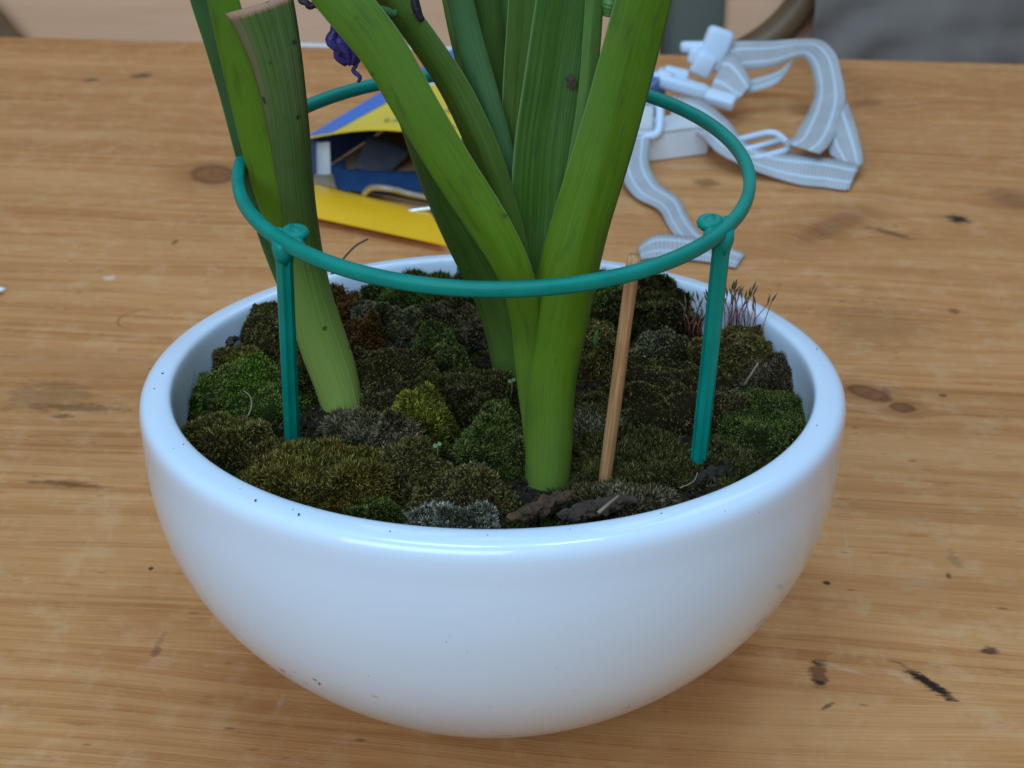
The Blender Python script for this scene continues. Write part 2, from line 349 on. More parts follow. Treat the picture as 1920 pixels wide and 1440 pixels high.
def dowel_mat():
    n = NT("wooden_stick"); x, y, z = n.sep(n.obj())
    g = n.noise(n.comb(n.math('MULTIPLY', x, 2200), n.math('MULTIPLY', y, 2200), n.math('MULTIPLY', z, 45)), 1, 4, 0.6)
    h = n.noise(n.pos(), 70, 3, 0.6)
    c = n.ramp(g, [(0.3, (0.27, 0.115, 0.038)), (0.55, (0.50, 0.245, 0.095)), (0.75, (0.66, 0.37, 0.165))])
    c = n.mix(n.math('MULTIPLY', n.smooth(h, 0.5, 0.7), 0.4), c, (0.36, 0.140, 0.044))
    n.base(c); n.rough(0.62); n.bump(g, 0.3, 0.0005); return n.m
M['dowel'] = dowel_mat()
def webbing(name, ca, cb, stripe):
    n = NT(name); uv = n.node("ShaderNodeUVMap").outputs[0]; s, l, _ = n.sep(uv); P = n.pos()
    wv = n.math('SINE', n.math('MULTIPLY', l, 2600.0)); ws = n.math('SINE', n.math('MULTIPLY', s, 90.0)); f = n.noise(P, 45, 4, 0.6)
    c = n.ramp(f, [(0.3, ca), (0.7, cb)])
    c = n.mix(n.smooth(wv, -0.2, 1.0, 0.0, 0.45), c, tuple(k * 0.45 for k in ca))
    if stripe:
        d = n.math('MINIMUM', n.math('ABSOLUTE', n.math('SUBTRACT', s, 0.27)), n.math('ABSOLUTE', n.math('SUBTRACT', s, 0.73)))
        c = n.mix(n.smooth(d, 0.06, 0.03, 0.0, 0.72), c, stripe)
    n.base(c); n.rough(0.85); n.spec(0.15); n.bump(n.math('ADD', wv, ws), 0.5, 0.0006); return n.m
M['web'] = webbing("cream_webbing", (0.48, 0.49, 0.50), (0.61, 0.62, 0.64), (0.68, 0.83, 0.96))
M['navyweb'] = webbing("navy_webbing", (0.010, 0.038, 0.110), (0.018, 0.066, 0.165), None)
M['wplastic'] = simple("white_plastic", (0.60, 0.71, 0.84), 0.35, 0.05, 40)
M['card_y'] = simple("yellow_card", (0.90, 0.48, 0.004), 0.38, 0.05, 25)
M['card_y2'] = simple("yellow_lid_card", (0.84, 0.60, 0.035), 0.42, 0.06, 25)
M['card_b'] = simple("blue_card", (0.008, 0.160, 0.60), 0.45, 0.06, 25)
M['card_v'] = simple("violet_blue_card", (0.060, 0.130, 0.46), 0.4, 0.06, 25)
M['card_w'] = simple("white_card", (0.68, 0.71, 0.75), 0.5, 0.04, 25)
M['card_t'] = simple("brown_card", (0.33, 0.23, 0.14), 0.8, 0.1, 70)
M['ink'] = simple("blue_ink", (0.06, 0.11, 0.16), 0.5, 0.05, 25)
M['darkgrey'] = simple("dark_leather", (0.035, 0.045, 0.062), 0.55, 0.2, 120, bump=0.2)
M['black'] = simple("black_plastic", (0.008, 0.008, 0.009), 0.4, 0.2, 60)
M['steel'] = simple("steel", (0.62, 0.60, 0.57), 0.28, 0.06, 60, metal=1.0)
M['paper'] = simple("white_paper", (0.78, 0.80, 0.84), 0.6, 0.03, 30)
M['purple'] = simple("withered_petal", (0.035, 0.020, 0.135), 0.5, 0.55, 260, bump=0.5)
M['darkpurple'] = simple("dried_petal", (0.014, 0.006, 0.018), 0.6, 0.4, 260, bump=0.5)
M['bentwood'] = simple("brown_bentwood", (0.150, 0.085, 0.038), 0.45, 0.25, 30)
M['greenpaint'] = simple("grey_green_paint", (0.105, 0.110, 0.088), 0.6, 0.06, 12)
def ply_mat():
    n = NT("pale_plywood"); x, y, z = n.sep(n.pos())
    g = n.noise(n.comb(n.math('MULTIPLY', x, 5), n.math('MULTIPLY', y, 5), n.math('MULTIPLY', z, 90)), 1, 4, 0.6); b = n.noise(n.pos(), 9, 3, 0.5)
    c = n.ramp(g, [(0.3, (0.76, 0.410, 0.225)), (0.7, (0.84, 0.480, 0.285))]); c = n.mix(n.smooth(b, 0.45, 0.75, 0, 0.35), c, (0.84, 0.54, 0.36))
    n.base(c); n.rough(0.5); return n.m
M['ply'] = ply_mat()
def cloth_mat():
    n = NT("grey_cloth"); f = n.noise(n.pos(), 14, 4, 0.6); w = n.noise(n.pos(), 900, 2, 0.5)
    n.base(n.ramp(f, [(0.3, (0.185, 0.152, 0.132)), (0.7, (0.235, 0.196, 0.170))])); n.rough(0.9); n.spec(0.1); n.bump(w, 0.4, 0.001); return n.m
M['cloth'] = cloth_mat()
M['floor'] = simple("floor_boards", (0.16, 0.095, 0.05), 0.5, 0.2, 6)
M['fibre'] = simple("rusty_bark", (0.070, 0.033, 0.014), 0.9, 0.7, 300, bump=0.8)
M['greybark'] = simple("grey_bark", (0.070, 0.055, 0.042), 0.9, 0.6, 300, bump=0.8)
M['blackbark'] = simple("black_bark", (0.022, 0.016, 0.011), 0.95, 0.5, 400, bump=0.8)
M['darkbark'] = simple("dark_bark", (0.050, 0.030, 0.019), 0.9, 0.4, 300, bump=0.8)
M['drygrass'] = simple("dry_grass", (0.25, 0.185, 0.105), 0.8, 0.25, 200)
M['drystem'] = simple("dry_stem", (0.095, 0.060, 0.034), 0.8, 0.25, 200)
M['sprout'] = simple("seedling_green", (0.07, 0.17, 0.03), 0.5, 0.2, 300)

# ------------------------------------------------------------------ setting: floor, table
bm = bmesh.new(); bmesh.ops.create_grid(bm, x_segments=2, y_segments=2, size=4.0)
fl = bm_obj("floor", bm, M['floor'], smooth=False); fl.location = (0, 1.5, -0.75); tag(fl, kind='structure')

tt = empty("table_top"); tt.rotation_euler = (0, 0, YAW)
tag(tt, "worn pine table top with knots and burn marks", "table", kind='structure')
# joints between boards; one of them ends the burn mark, the others follow colour changes in the grain
vj = [V_EDGE, uv_of(atz(960, 205, 0))[1], uv_of(atz(960, 318, 0))[1], uv_of(atz(960, 470, 0))[1], uv_of(atz(960, 690, 0))[1], uv_of(atz(960, 935, 0))[1], uv_of(atz(1780, 1314, 0))[1]]
vj += [vj[-1] - 0.11, vj[-1] - 0.22, vj[-1] - 0.33, vj[-1] - 0.44]
for i in range(len(vj) - 1):
    v1, v0 = vj[i], vj[i + 1]; w = v1 - v0
    bb = box_bm((2.6, w - 0.00010, 0.030), 0.0, 1)
    up = [e for e in bb.edges if all(v.co.z > 0 for v in e.verts)]
    bmesh.ops.bevel(bb, geom=up, offset=0.00022 if i else 0.003, segments=1, affect='EDGES')
    o = bm_obj("plank", bb, wood_material(v0, v1), smooth=False); o.parent = tt; o.location = (0.0, (v0 + v1) / 2, -0.015)

# ------------------------------------------------------------------ bowl
H = 0.1125
prof = [(0.0, 0.0022), (0.020, 0.0020), (0.0235, 0.0), (0.0280, 0.0), (0.0285, 0.0008)]
for z in np.linspace(0.0016, 0.1000, 40):
    prof.append((0.0280 + 0.0768 * (1 - (1 - z / 0.1065) ** 2.75) ** 1.12, z))
prof += [(0.10482, 0.1012), (0.10492, 0.1030), (0.1050, 0.1050), (0.10505, 0.1074), (0.1049, 0.1088), (0.1045, 0.1101), (0.1038, 0.1111), (0.1028, 0.1118), (0.1014, 0.1122), (0.0996, 0.1125), (0.0980, 0.1126), (0.0967, 0.1125), (0.0959, 0.1120), (0.0955, 0.1112), (0.0952, 0.1100), (0.0950, 0.1085), (0.0946, 0.1050), (0.0942, 0.1000), (0.0935, 0.0940), (0.0920, 0.0860), (0.088, 0.070), (0.078, 0.045), (0.058, 0.020), (0.03, 0.008), (0.0, 0.006)]
seg = 160; vs = []; fs = []
for r, z in prof:
    for k in range(seg):
        a = 2 * math.pi * k / seg; vs.append((r * math.cos(a), r * math.sin(a), z))
for i in range(len(prof) - 1):
    for k in range(seg):
        k2 = (k + 1) % seg
        fs.append((i * seg + k, i * seg + k2, (i + 1) * seg + k2, (i + 1) * seg + k))
bowl = mesh_obj("plant_bowl", vs, fs, M['ceramic'])
bm = bmesh.new(); bm.from_mesh(bowl.data); bmesh.ops.remove_doubles(bm, verts=bm.verts, dist=1e-6); bmesh.ops.recalc_face_normals(bm, faces=bm.faces); bm.to_mesh(bowl.data); bm.free()
tag(bowl, "round white glazed ceramic bowl filled with moss on the pine table", "bowl")

# ------------------------------------------------------------------ soil
ZS = 0.0952
def soil_h(x, y): return ZS + 0.0022 * noise.noise(Vector((x * 60, y * 60, 0.3))) + 0.0012 * noise.noise(Vector((x * 190, y * 190, 2.3)))
vs = [(0, 0, soil_h(0, 0))]; fs = []; NR, NA = 46, 150
for i in range(1, NR + 1):
    r = 0.0932 * i / NR
    for k in range(NA):
        a = 2 * math.pi * k / NA; x, y = r * math.cos(a), r * math.sin(a); vs.append((x, y, soil_h(x, y)))
for k in range(NA): fs.append((0, 1 + k, 1 + (k + 1) % NA))
for i in range(NR - 1):
    for k in range(NA):
        a = 1 + i * NA; k2 = (k + 1) % NA; fs.append((a + k, a + NA + k, a + NA + k2, a + k2))
soil = mesh_obj("potting_soil", vs, fs, M['soil']); tag(soil, "dark potting soil filling the white bowl under the moss", "soil", kind='stuff')
# crumbs of soil, one countless mass
parts = []
ico = bmesh.new(); bmesh.ops.create_icosphere(ico, subdivisions=1, radius=1.0); iv = [v.co.copy() for v in ico.verts]; jf = [tuple(v.index for v in f.verts) for f in ico.faces]; ico.free()
def crumb(c, s):
    sc = Vector((random.uniform(.6, 1.3), random.uniform(.6, 1.3), random.uniform(.5, 1.0))) * s
    return [c + Vector((v.x * sc.x, v.y * sc.y, v.z * sc.z)) * random.uniform(.75, 1.2) for v in iv], jf
for i in range(2600):
    r = 0.0925 * math.sqrt(random.random()); a = random.uniform(0, 2 * math.pi); x, y = r * math.cos(a), r * math.sin(a)
    s = random.choice((0.0005, 0.0007, 0.0010, 0.0015)); parts.append(crumb(Vector((x, y, soil_h(x, y) + s * 0.4)), s))
V_, F_ = join(parts); crumbs = mesh_obj("soil_crumbs", V_, F_, M['soil'], smooth=False); tag(crumbs, "loose dark soil crumbs lying between the moss cushions", "soil", kind='stuff')
parts = []
for i in range(22):                                           # a few grains spilt on the rim
    a = random.uniform(0, 2 * math.pi); r = random.uniform(0.0968, 0.1015); s = random.choice((0.00014, 0.0002, 0.00026, 0.00034) if i % 9 else (0.00042,))
    parts.append(crumb(Vector((r * math.cos(a), r * math.sin(a), 0.11235 + s * 0.3)), s))
V_, F_ = join(parts); g = mesh_obj("soil_grains", V_, F_, M['soil'], smooth=False); tag(g, "tiny soil grains spilt on the white bowl rim", "soil", kind='stuff')

# ------------------------------------------------------------------ moss cushions
PAL = {  # root, tip, alternative tip
    'olive':  ((0.045, 0.034, 0.012), (0.120, 0.098, 0.020), (0.165, 0.118, 0.040)),
    'green':  ((0.030, 0.044, 0.008), (0.084, 0.135, 0.012), (0.140, 0.150, 0.032)),
    'gold':   ((0.045, 0.030, 0.010), (0.150, 0.104, 0.020), (0.110, 0.096, 0.018)),
    'yellow': ((0.036, 0.034, 0.008), (0.165, 0.150, 0.016), (0.090, 0.090, 0.016)),
    'brown':  ((0.036, 0.027, 0.010), (0.100, 0.080, 0.022), (0.150, 0.116, 0.044)),
    'rust':   ((0.045, 0.020, 0.008), (0.150, 0.066, 0.018), (0.095, 0.068, 0.020)),
    'grey':   ((0.034, 0.028, 0.014), (0.098, 0.086, 0.034), (0.185, 0.165, 0.090)),
    'silver': ((0.038, 0.036, 0.022), (0.110, 0.115, 0.070), (0.330, 0.310, 0.240)),
    'dark':   ((0.018, 0.016, 0.007), (0.060, 0.056, 0.015), (0.095, 0.080, 0.026)),
    'deep':   ((0.022, 0.028, 0.008), (0.064, 0.088, 0.014), (0.105, 0.110, 0.028)),
    'char':   ((0.022, 0.016, 0.009), (0.075, 0.056, 0.022), (0.160, 0.128, 0.068)),
}
def moss(px, py, hw, hh, hz, pal, style, label, ry=None, lump=0.20, name="moss_cushion", cat="moss", group="moss cushions in the bowl", dens_k=1.0):
    """px,py: middle of the cushion in the photograph; hw: half width px; hz: height above the soil, mm"""
    hz *= 0.00112; hw *= 0.97
    c = atz(px, py, ZS + 0.62 * hz); m = pxm(c); rx = hw * m; ryy = ry * rx if ry else max(rx * 0.62, (hh * m - 0.30 * hz) / 0.44)
    ryy = min(ryy, rx * 1.25)
    z0 = ZS - 0.004; hz += 0.004
    sd = Vector((px * 0.37, py * 0.21, hw)); NU, NV = 34, 11; vs = []; fs = []
    def clampr(x, y, lim):
        r = math.hypot(x, y)
        return (x, y) if r <= lim else (x * lim / r, y * lim / r)
    for j in range(NV + 1):
        ph = (j / NV) * math.pi / 2
        for i in range(NU):
            a = 2 * math.pi * i / NU; d = Vector((math.cos(a) * math.cos(ph), math.sin(a) * math.cos(ph), math.sin(ph)))
            e = 0.55; k = 1 + lump * 1.5 * noise.noise(d * 1.5 + sd) + lump * 1.1 * noise.noise(d * 3.4 + sd) + lump * 0.6 * noise.noise(d * 8.0 + sd)
            cp = math.cos(ph) ** 0.76
            x, y = c.x + math.cos(a) * cp * rx * k, c.y + math.sin(a) * cp * ryy * k
            x, y = clampr(x, y, 0.0936)
            vs.append(Vector((x, y, z0 + hz * (math.sin(ph) ** 0.85) * k)))
            if j == NV: break
    for j in range(NV - 1):
        for i in range(NU):
            i2 = (i + 1) % NU; fs.append((j * NU + i, j * NU + i2, (j + 1) * NU + i2, (j + 1) * NU + i))
    top = NV * NU
    for i in range(NU): fs.append(((NV - 1) * NU + i, (NV - 1) * NU + (i + 1) % NU, top))
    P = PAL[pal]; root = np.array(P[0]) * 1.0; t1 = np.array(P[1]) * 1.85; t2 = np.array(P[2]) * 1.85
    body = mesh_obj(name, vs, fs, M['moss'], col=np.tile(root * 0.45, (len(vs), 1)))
    tag(body, label, cat, group)
    # shoots
    V3 = np.array([list(v) for v in vs]); tris = []
    for f in fs:
        tris.append((f[0], f[1], f[2]))
        if len(f) == 4: tris.append((f[0], f[2], f[3]))
    T = np.array(tris); A, B, Cc = V3[T[:, 0]], V3[T[:, 1]], V3[T[:, 2]]
    nr = np.cross(B - A, Cc - A); ar = np.linalg.norm(nr, axis=1) / 2; nr /= (2 * ar[:, None] + 1e-12)
    keep = ((A + B + Cc) / 3)[:, 2] > ZS - 0.001; ar = ar * keep
    dens, L, wd, spread, leaves = {'fur': (430, 0.0017, 0.00040, 1.15, 4), 'spike': (360, 0.0022, 0.00042, 1.15, 4), 'star': (380, 0.0012, 0.00050, 1.6, 6), 'fine': (620, 0.0011, 0.00038, 1.3, 4), 'club': (320, 0.0020, 0.00060, 0.75, 5), 'wisp': (420, 0.0021, 0.00034, 1.8, 4)}[style]
    n = int(min(8000, dens * ar.sum() * 1e4))
    pk = rng.choice(len(T), size=n, p=ar / ar.sum()); r1 = np.sqrt(rng.random(n)); r2 = rng.random(n)
    base = A[pk] * (1 - r1)[:, None] + B[pk] * (r1 * (1 - r2))[:, None] + Cc[pk] * (r1 * r2)[:, None]
    nn = nr[pk] * 0.8 + np.array([0, 0, 0.55]); nn /= np.linalg.norm(nn, axis=1)[:, None]
    Lk = L * (0.55 + 0.75 * rng.random(n))
    ph = np.array([noise.noise(Vector(b) * 170 + sd) for b in base]); Lk *= 1 + 0.55 * ph
    mixv = np.clip(0.45 + 1.5 * np.array([noise.noise(Vector(b) * 110 + sd * 2) for b in base]) + 0.35 * (rng.random(n) - 0.5), 0, 1)
    OV = []; OC = []; OF = []; cnt = 0
    dirs = nn + rng.normal(0, 0.16, (n, 3)); dirs /= np.linalg.norm(dirs, axis=1)[:, None]
    for q in range(leaves):
        rd = rng.normal(0, 1, (n, 3)); rd /= np.linalg.norm(rd, axis=1)[:, None]
        start = base - nn * 0.0006 + dirs * (Lk * (0.25 * q / leaves))[:, None]
        dd = dirs + rd * spread * (0.3 + 0.7 * rng.random((n, 1))); dd /= np.linalg.norm(dd, axis=1)[:, None]
        tip = start + dd * Lk[:, None]
        side = np.cross(dd, rng.normal(0, 1, (n, 3))); side /= np.linalg.norm(side, axis=1)[:, None]
        w = wd * (0.7 + 0.6 * rng.random((n, 1)))
        mid = start + dd * (Lk * 0.55)[:, None]
        for a in (start, tip, mid):
            rr = np.hypot(a[:, 0], a[:, 1]); k = np.minimum(1, 0.0943 / rr); a[:, 0] *= k; a[:, 1] *= k
        blk = np.stack([start, mid + side * w / 2, tip, mid - side * w / 2], 1).reshape(-1, 3)
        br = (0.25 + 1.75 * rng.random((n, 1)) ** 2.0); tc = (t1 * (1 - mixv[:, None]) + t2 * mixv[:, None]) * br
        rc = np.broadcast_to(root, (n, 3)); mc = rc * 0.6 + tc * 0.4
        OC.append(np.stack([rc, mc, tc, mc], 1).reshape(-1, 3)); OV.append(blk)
        ids = cnt + np.arange(n) * 4; OF.append(np.stack([ids, ids + 1, ids + 2, ids + 3], 1)); cnt += 4 * n
    OV = np.concatenate(OV); OC = np.concatenate(OC); OF = np.concatenate(OF)
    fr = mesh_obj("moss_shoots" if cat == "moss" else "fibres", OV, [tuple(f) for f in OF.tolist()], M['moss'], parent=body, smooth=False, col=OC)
    fr["kind"] = "stuff"
    return body

CUSH = [
    (490, 612, 62, 52, 14, 'brown', 'star', "tall brown olive moss cushion against the bowl wall behind the left support leg"),
    (455, 722, 122, 72, 7.5, 'green', 'fine', "broad bright green moss cushion beside the left support leg"),
    (420, 672, 80, 36, 8, 'olive', 'fur', "olive moss strip between the bright green cushion and the bowl wall"),
    (435, 822, 100, 52, 9, 'olive', 'fur', "olive brown moss cushion near the rim in front of the bright green one"),
    (590, 885, 138, 78, 12, 'gold', 'spike', "large golden olive spiky moss cushion in front of the left support leg"),
    (668, 800, 70, 42, 6, 'char', 'wisp', "charred brown moss clump at the foot of the cut stalk plant"),
    (782, 783, 72, 58, 12, 'yellow', 'club', "rounded yellowish olive moss cushion between the two plants"),
    (735, 695, 108, 50, 13, 'brown', 'fine', "brown olive mound of moss with a single sprout behind the yellowish cushion"),
    (640, 585, 44, 34, 14, 'rust', 'spike', "rusty brown moss tuft beside the cut stalk"),
    (722, 600, 72, 40, 13, 'grey', 'fine', "grey moss mound behind the rusty moss"),
    (688, 626, 52, 30, 12, 'rust', 'fine', "rusty olive moss cushion in front of the grey mound"),
    (765, 545, 112, 34, 12, 'deep', 'spike', "dark green moss against the rear bowl wall"),
    (822, 662, 62, 48, 13, 'deep', 'fine', "round dark green moss ball in front of the rear plant"),
    (860, 606, 88, 40, 12, 'char', 'star', "blackish grey moss clump behind the round dark green ball"),
    (885, 732, 105, 42, 10, 'dark', 'fur', "low dark olive moss between the round green ball and the main stem"),
    (935, 815, 74, 70, 12, 'deep', 'fur', "soft green moss cushion touching the main stem"),
    (866, 908, 100, 54, 9, 'brown', 'star', "grey brown granular moss cushion in front of the main stem"),
    (858, 972, 86, 20, 5.5, 'silver', 'fur', "pale silvery green moss at the front rim"),
    (700, 960, 58, 22, 6, 'deep', 'fur', "small green moss tuft between golden moss and front rim"),
    (1118, 640, 62, 58, 13, 'olive', 'star', "olive grey granular moss behind the main stem and the wooden stick"),
    (1225, 560, 128, 42, 14, 'dark', 'club', "dark green moss bank along the rear right bowl wall"),
    (1130, 560, 66, 30, 13, 'green', 'fur', "green moss against the rear wall right of the main leaves"),
    (1240, 655, 66, 38, 12, 'grey', 'star', "grey olive moss knob behind the wooden stick"),
    (1245, 735, 158, 56, 13, 'brown', 'fine', "long brown olive moss mound between wooden stick and right support leg"),
    (1385, 655, 98, 54, 13, 'olive', 'star', "green olive moss cushion bearing thin red spore stalks"),
    (1430, 775, 108, 74, 7, 'deep', 'fine', "wide dark green moss mat beside the right support leg"),
    (1455, 705, 80, 34, 8, 'char', 'wisp', "dark twiggy moss against the right bowl wall"),
    (1205, 852, 120, 66, 4.5, 'dark', 'spike', "dark green shaggy moss between the wooden stick and the right support leg"),
    (1125, 790, 62, 50, 7, 'grey', 'wisp', "grey tipped shaggy moss behind the wooden stick foot"),
    (1160, 938, 108, 34, 5, 'char', 'wisp', "dark grey fibrous moss at the front rim beneath the wooden stick"),
    (1000, 610, 70, 52, 12, 'dark', 'fur', "dark moss hidden behind the main stem and rear plant"),
    (570, 700, 60, 60, 9, 'dark', 'fur', "dark moss between the left support leg and the cut stalk"),
    (1345, 855, 66, 44, 3, 'dark', 'fur', "dark low moss around the foot of the right support leg"),
    (880, 566, 74, 34, 14, 'dark', 'fur', "dark moss hiding the rear leg of the green support"),
    (770, 880, 74, 44, 11, 'brown', 'wisp', "brown tangled moss around the rusty bark chunk"),
]
spore_host = None
for c in CUSH:
    b = moss(*c[:7], c[7])
    if 'spore' in c[7]: spore_host = b
# low carpet of moss bits covering the soil between the cushions
def carpet():
    n = 15000; r = 0.0926 * np.sqrt(rng.random(n)); a = rng.random(n) * 2 * np.pi; x = r * np.cos(a); y = r * np.sin(a)
    nz = np.array([noise.noise(Vector((p, q, 0)) * 75) for p, q in zip(x, y)]); k = nz > -0.12; x, y, nz = x[k], y[k], nz[k]; n = len(x)
    z = np.array([soil_h(p, q) for p, q in zip(x, y)]) + 0.0022 * np.clip(nz + 0.12, 0, 1) * rng.random(n)
    base = np.stack([x, y, z], 1); OV = []; OC = []
    names = ['dark', 'olive', 'brown', 'char', 'deep']; pal = np.array([PAL[q][1] for q in names]) * 0.8
    pick = np.clip(((np.array([noise.noise(Vector((p, q, 7)) * 45) for p, q in zip(x, y)]) + 0.55) * 4.5).astype(int), 0, 4)
    for q in range(4):
        dd = rng.normal(0, 1, (n, 3)); dd[:, 2] = np.abs(dd[:, 2]) + 0.35; dd /= np.linalg.norm(dd, axis=1)[:, None]
        Lk = 0.0011 + 0.0014 * rng.random((n, 1)); side = np.cross(dd, rng.normal(0, 1, (n, 3))); side /= np.linalg.norm(side, axis=1)[:, None]
        mid = base + dd * Lk * 0.5; tip = base + dd * Lk
        for m_ in (mid, tip):
            rr = np.hypot(m_[:, 0], m_[:, 1]); kk = np.minimum(1, 0.0930 / rr); m_[:, 0] *= kk; m_[:, 1] *= kk
        OV.append(np.stack([base, mid + side * 0.00022, tip, mid - side * 0.00022], 1).reshape(-1, 3))
        c = pal[pick] * (0.6 + 0.7 * rng.random((n, 1))); OC.append(np.repeat(c, 4, 0))
    OV = np.concatenate(OV); OC = np.concatenate(OC); ids = np.arange(len(OV)).reshape(-1, 4)
    o = mesh_obj("moss_carpet", OV, [tuple(f) for f in ids.tolist()], M['moss'], smooth=False, col=OC)
    tag(o, "thin dark moss growing over the soil between the cushions", "moss", kind='stuff')
carpet()
# spore stalks
parts = []; caps = []
for i in range(50):
    px = random.uniform(1285, 1440); base = atz(px, random.uniform(598, 650), 0.1055); rr = math.hypot(base.x, base.y)
    if rr > 0.0925: base.x *= 0.0925 / rr; base.y *= 0.0925 / rr
    h = random.uniform(0.009, 0.0165) if px > 1335 else random.uniform(0.005, 0.009); lean = Vector((random.gauss(0.04, .20), random.gauss(-.05, .15), 1)).normalized()
    tip = base + lean * h; mid = base + lean * h * 0.5 + Vector((random.uniform(-.0014, .0014), 0, 0))
    parts.append(tube_geo([base - Vector((0, 0, .002)), mid, tip], 0.00015, 5))
    d = (lean + Vector((random.uniform(-.5, .5), random.uniform(-.4, .4), 0))).normalized()
    caps.append(tube_geo([tip, tip + d * 0.0008, tip + d * 0.0018, tip + d * 0.0026, tip + d * .0036], [0.00016, 0.00032, 0.00034, 0.00018, 0.00007], 6))
V_, F_ = join(parts); o = mesh_obj("spore_stalks", V_, F_, simple("red_spore_stalk", (0.26, 0.070, 0.042), 0.5, 0.4, 200), parent=spore_host); o["kind"] = "stuff"
V_, F_ = join(caps); o = mesh_obj("spore_capsules", V_, F_, simple("green_spore_capsule", (0.105, 0.090, 0.045), 0.6, 0.4, 200), parent=spore_host); o["kind"] = "stuff"

# ------------------------------------------------------------------ bark, twigs, sprouts in the bowl
def ragged(name, a, b, r0, mat, label, cat, sd, fl=0.75):
    a = Vector(a); b = Vector(b); n = 44; vs, fs = tube_geo([a.lerp(b, i / (n - 1)) + Vector((0, 0, 0.0012 * noise.noise(Vector((i * 0.18, sd, 0))))) for i in range(n)], [r0 * (0.45 + 0.55 * math.sin(math.pi * (i + 0.8) / (n + 0.6))) for i in range(n)], 20)
    out = []
    ax = (b - a)
    for v in vs:
        t = max(0, min(1, (v - a).dot(ax) / ax.length_squared)); c = a.lerp(b, t); d = v - c; d.z *= fl
        out.append(c + d * (1 + 0.55 * noise.noise(v * 380 + Vector((sd, 0, 0))) + 0.40 * noise.noise(v * 900) + 0.25 * noise.noise(v * 2200)))
    o = mesh_obj(name, out, fs, mat, smooth=False); return tag(o, label, cat)
moss(742, 838, 50, 30, 10.5, 'char', 'wisp', "grey weathered bark chunk lying beside the yellowish moss cushion", name="bark_chunk", cat="bark", group=None, lump=0.3)
moss(772, 872, 42, 24, 11.5, 'rust', 'wisp', "rusty orange fibrous bark chunk below the yellowish moss cushion", name="bark_chunk", cat="bark", group=None, lump=0.3)
ragged("bark_strip", atz(955, 975, 0.1015), atz(1075, 925, 0.1015), 0.0026, M['fibre'], "brown bark strip leaning against the foot of the main stem", "bark", 5)
ragged("bark_strip", atz(1050, 970, 0.1015), atz(1190, 935, 0.1025), 0.0028, M['darkbark'], "grey fibrous bark strip along the front rim below the wooden stick", "bark", 13)
ragged("bark_strip", atz(1300, 905, 0.0965), atz(1390, 860, 0.0965), 0.0022, M['blackbark'], "dark bark sliver at the rim below the right support leg", "bark", 17)
ragged("bark_chunk", atz(395, 665, 0.1030), atz(440, 630, 0.1045), 0.0030, M['darkbark'], "dark bark crumb by the left bowl wall next to the olive moss", "bark", 21)
def twig(name, pts, r, mat, label, cat, taper=0.6):
    p = catmull(pts, 14); vs, fs = tube_geo([Vector(q) for q in p], [r * (1 - (1 - taper) * i / 13) for i in range(14)], 6)
    return tag(mesh_obj(name, vs, fs, mat), label, cat)
twig("dry_grass_stalk", [aty(598, 545, 0.0745), aty(625, 510, 0.080), aty(648, 480, 0.084), aty(668, 460, 0.087), aty(690, 448, 0.089)], 0.00042, M['drystem'], "thin dry brown stem resting on the rear bowl rim", "twig", 0.9)
twig("dry_twig", [atz(1122, 962, 0.1055), atz(1140, 946, 0.1065), atz(1160, 930, 0.1060)], 0.0006, M['drygrass'], "short pale twig on the grey moss at the front rim", "twig")
twig("grass_blade", [atz(1395, 722, 0.1040), atz(1408, 702, 0.1080), atz(1422, 680, 0.1100)], 0.00045, M['drygrass'], "dry straw coloured grass blade beside the spore bearing moss", "grass blade")
twig("grass_blade", [atz(462, 788, 0.1040), atz(472, 760, 0.1070), atz(468, 742, 0.1090), atz(456, 732, 0.1090)], 0.00025, M['drygrass'], "curled dry grass blade lying on the bright green moss", "grass blade")
twig("grass_blade", [atz(1275, 915, 0.1010), atz(1300, 903, 0.1015), atz(1308, 886, 0.1025)], 0.00022, M['drygrass'], "fine curved dry fibre at the foot of the right support leg", "grass blade")
def sprout(px, py, z, kind, label):
    b = atz(px, py, z); parts = []
    if kind == 'blade':
        vs = []; n = 8
        for i in range(n):
            t = i / (n - 1); w = 0.0009 * math.sin(math.pi * (0.12 + 0.86 * t)); p = b + Vector((0.0008 * t * t, 0, 0.0055 * t))
            vs += [p + Vector((-w, 0.0003, 0)), p + Vector((0, -0.0003, 0)), p + Vector((w, 0.0003, 0))]
        fs = [(3 * i + k, 3 * i + k + 1, 3 * i + k + 4, 3 * i + k + 3) for i in range(n - 1) for k in range(2)]
        parts.append((vs, fs))
    else:
        top = b + Vector((0.0004, 0, 0.0055)); parts.append(tube_geo([b, b.lerp(top, .5) + Vector((.0003, 0, 0)), top], 0.00018, 5))
        for s, dz in ((-1, 0), (1, 0.0005)):
            c = top + Vector((s * 0.0006, -0.0003, dz)); vs = [c] + [c + Vector((0.0006 * math.cos(a), 0.0003 * math.sin(a) , 0.0005 * math.sin(a))) for a in [k * math.pi / 5 for k in range(10)]]
            parts.append((vs, [(0, k, k % 10 + 1) for k in range(1, 11)]))
    V_, F_ = join(parts); o = mesh_obj("seedling", V_, F_, M['sprout']); tag(o, label, "seedling")
sprout(724, 704, 0.1050, 'blade', "single upright green sprout on the brown olive moss mound")
sprout(957, 745, 0.1035, 'pair', "tiny two leaved seedling beside the main stem")
sprout(818, 868, 0.1055, 'pair', "bright two leaved seedling beside the rusty bark chunk")
sprout(1116, 648, 0.1075, 'blade', "small green sprout on the moss behind the main stem")

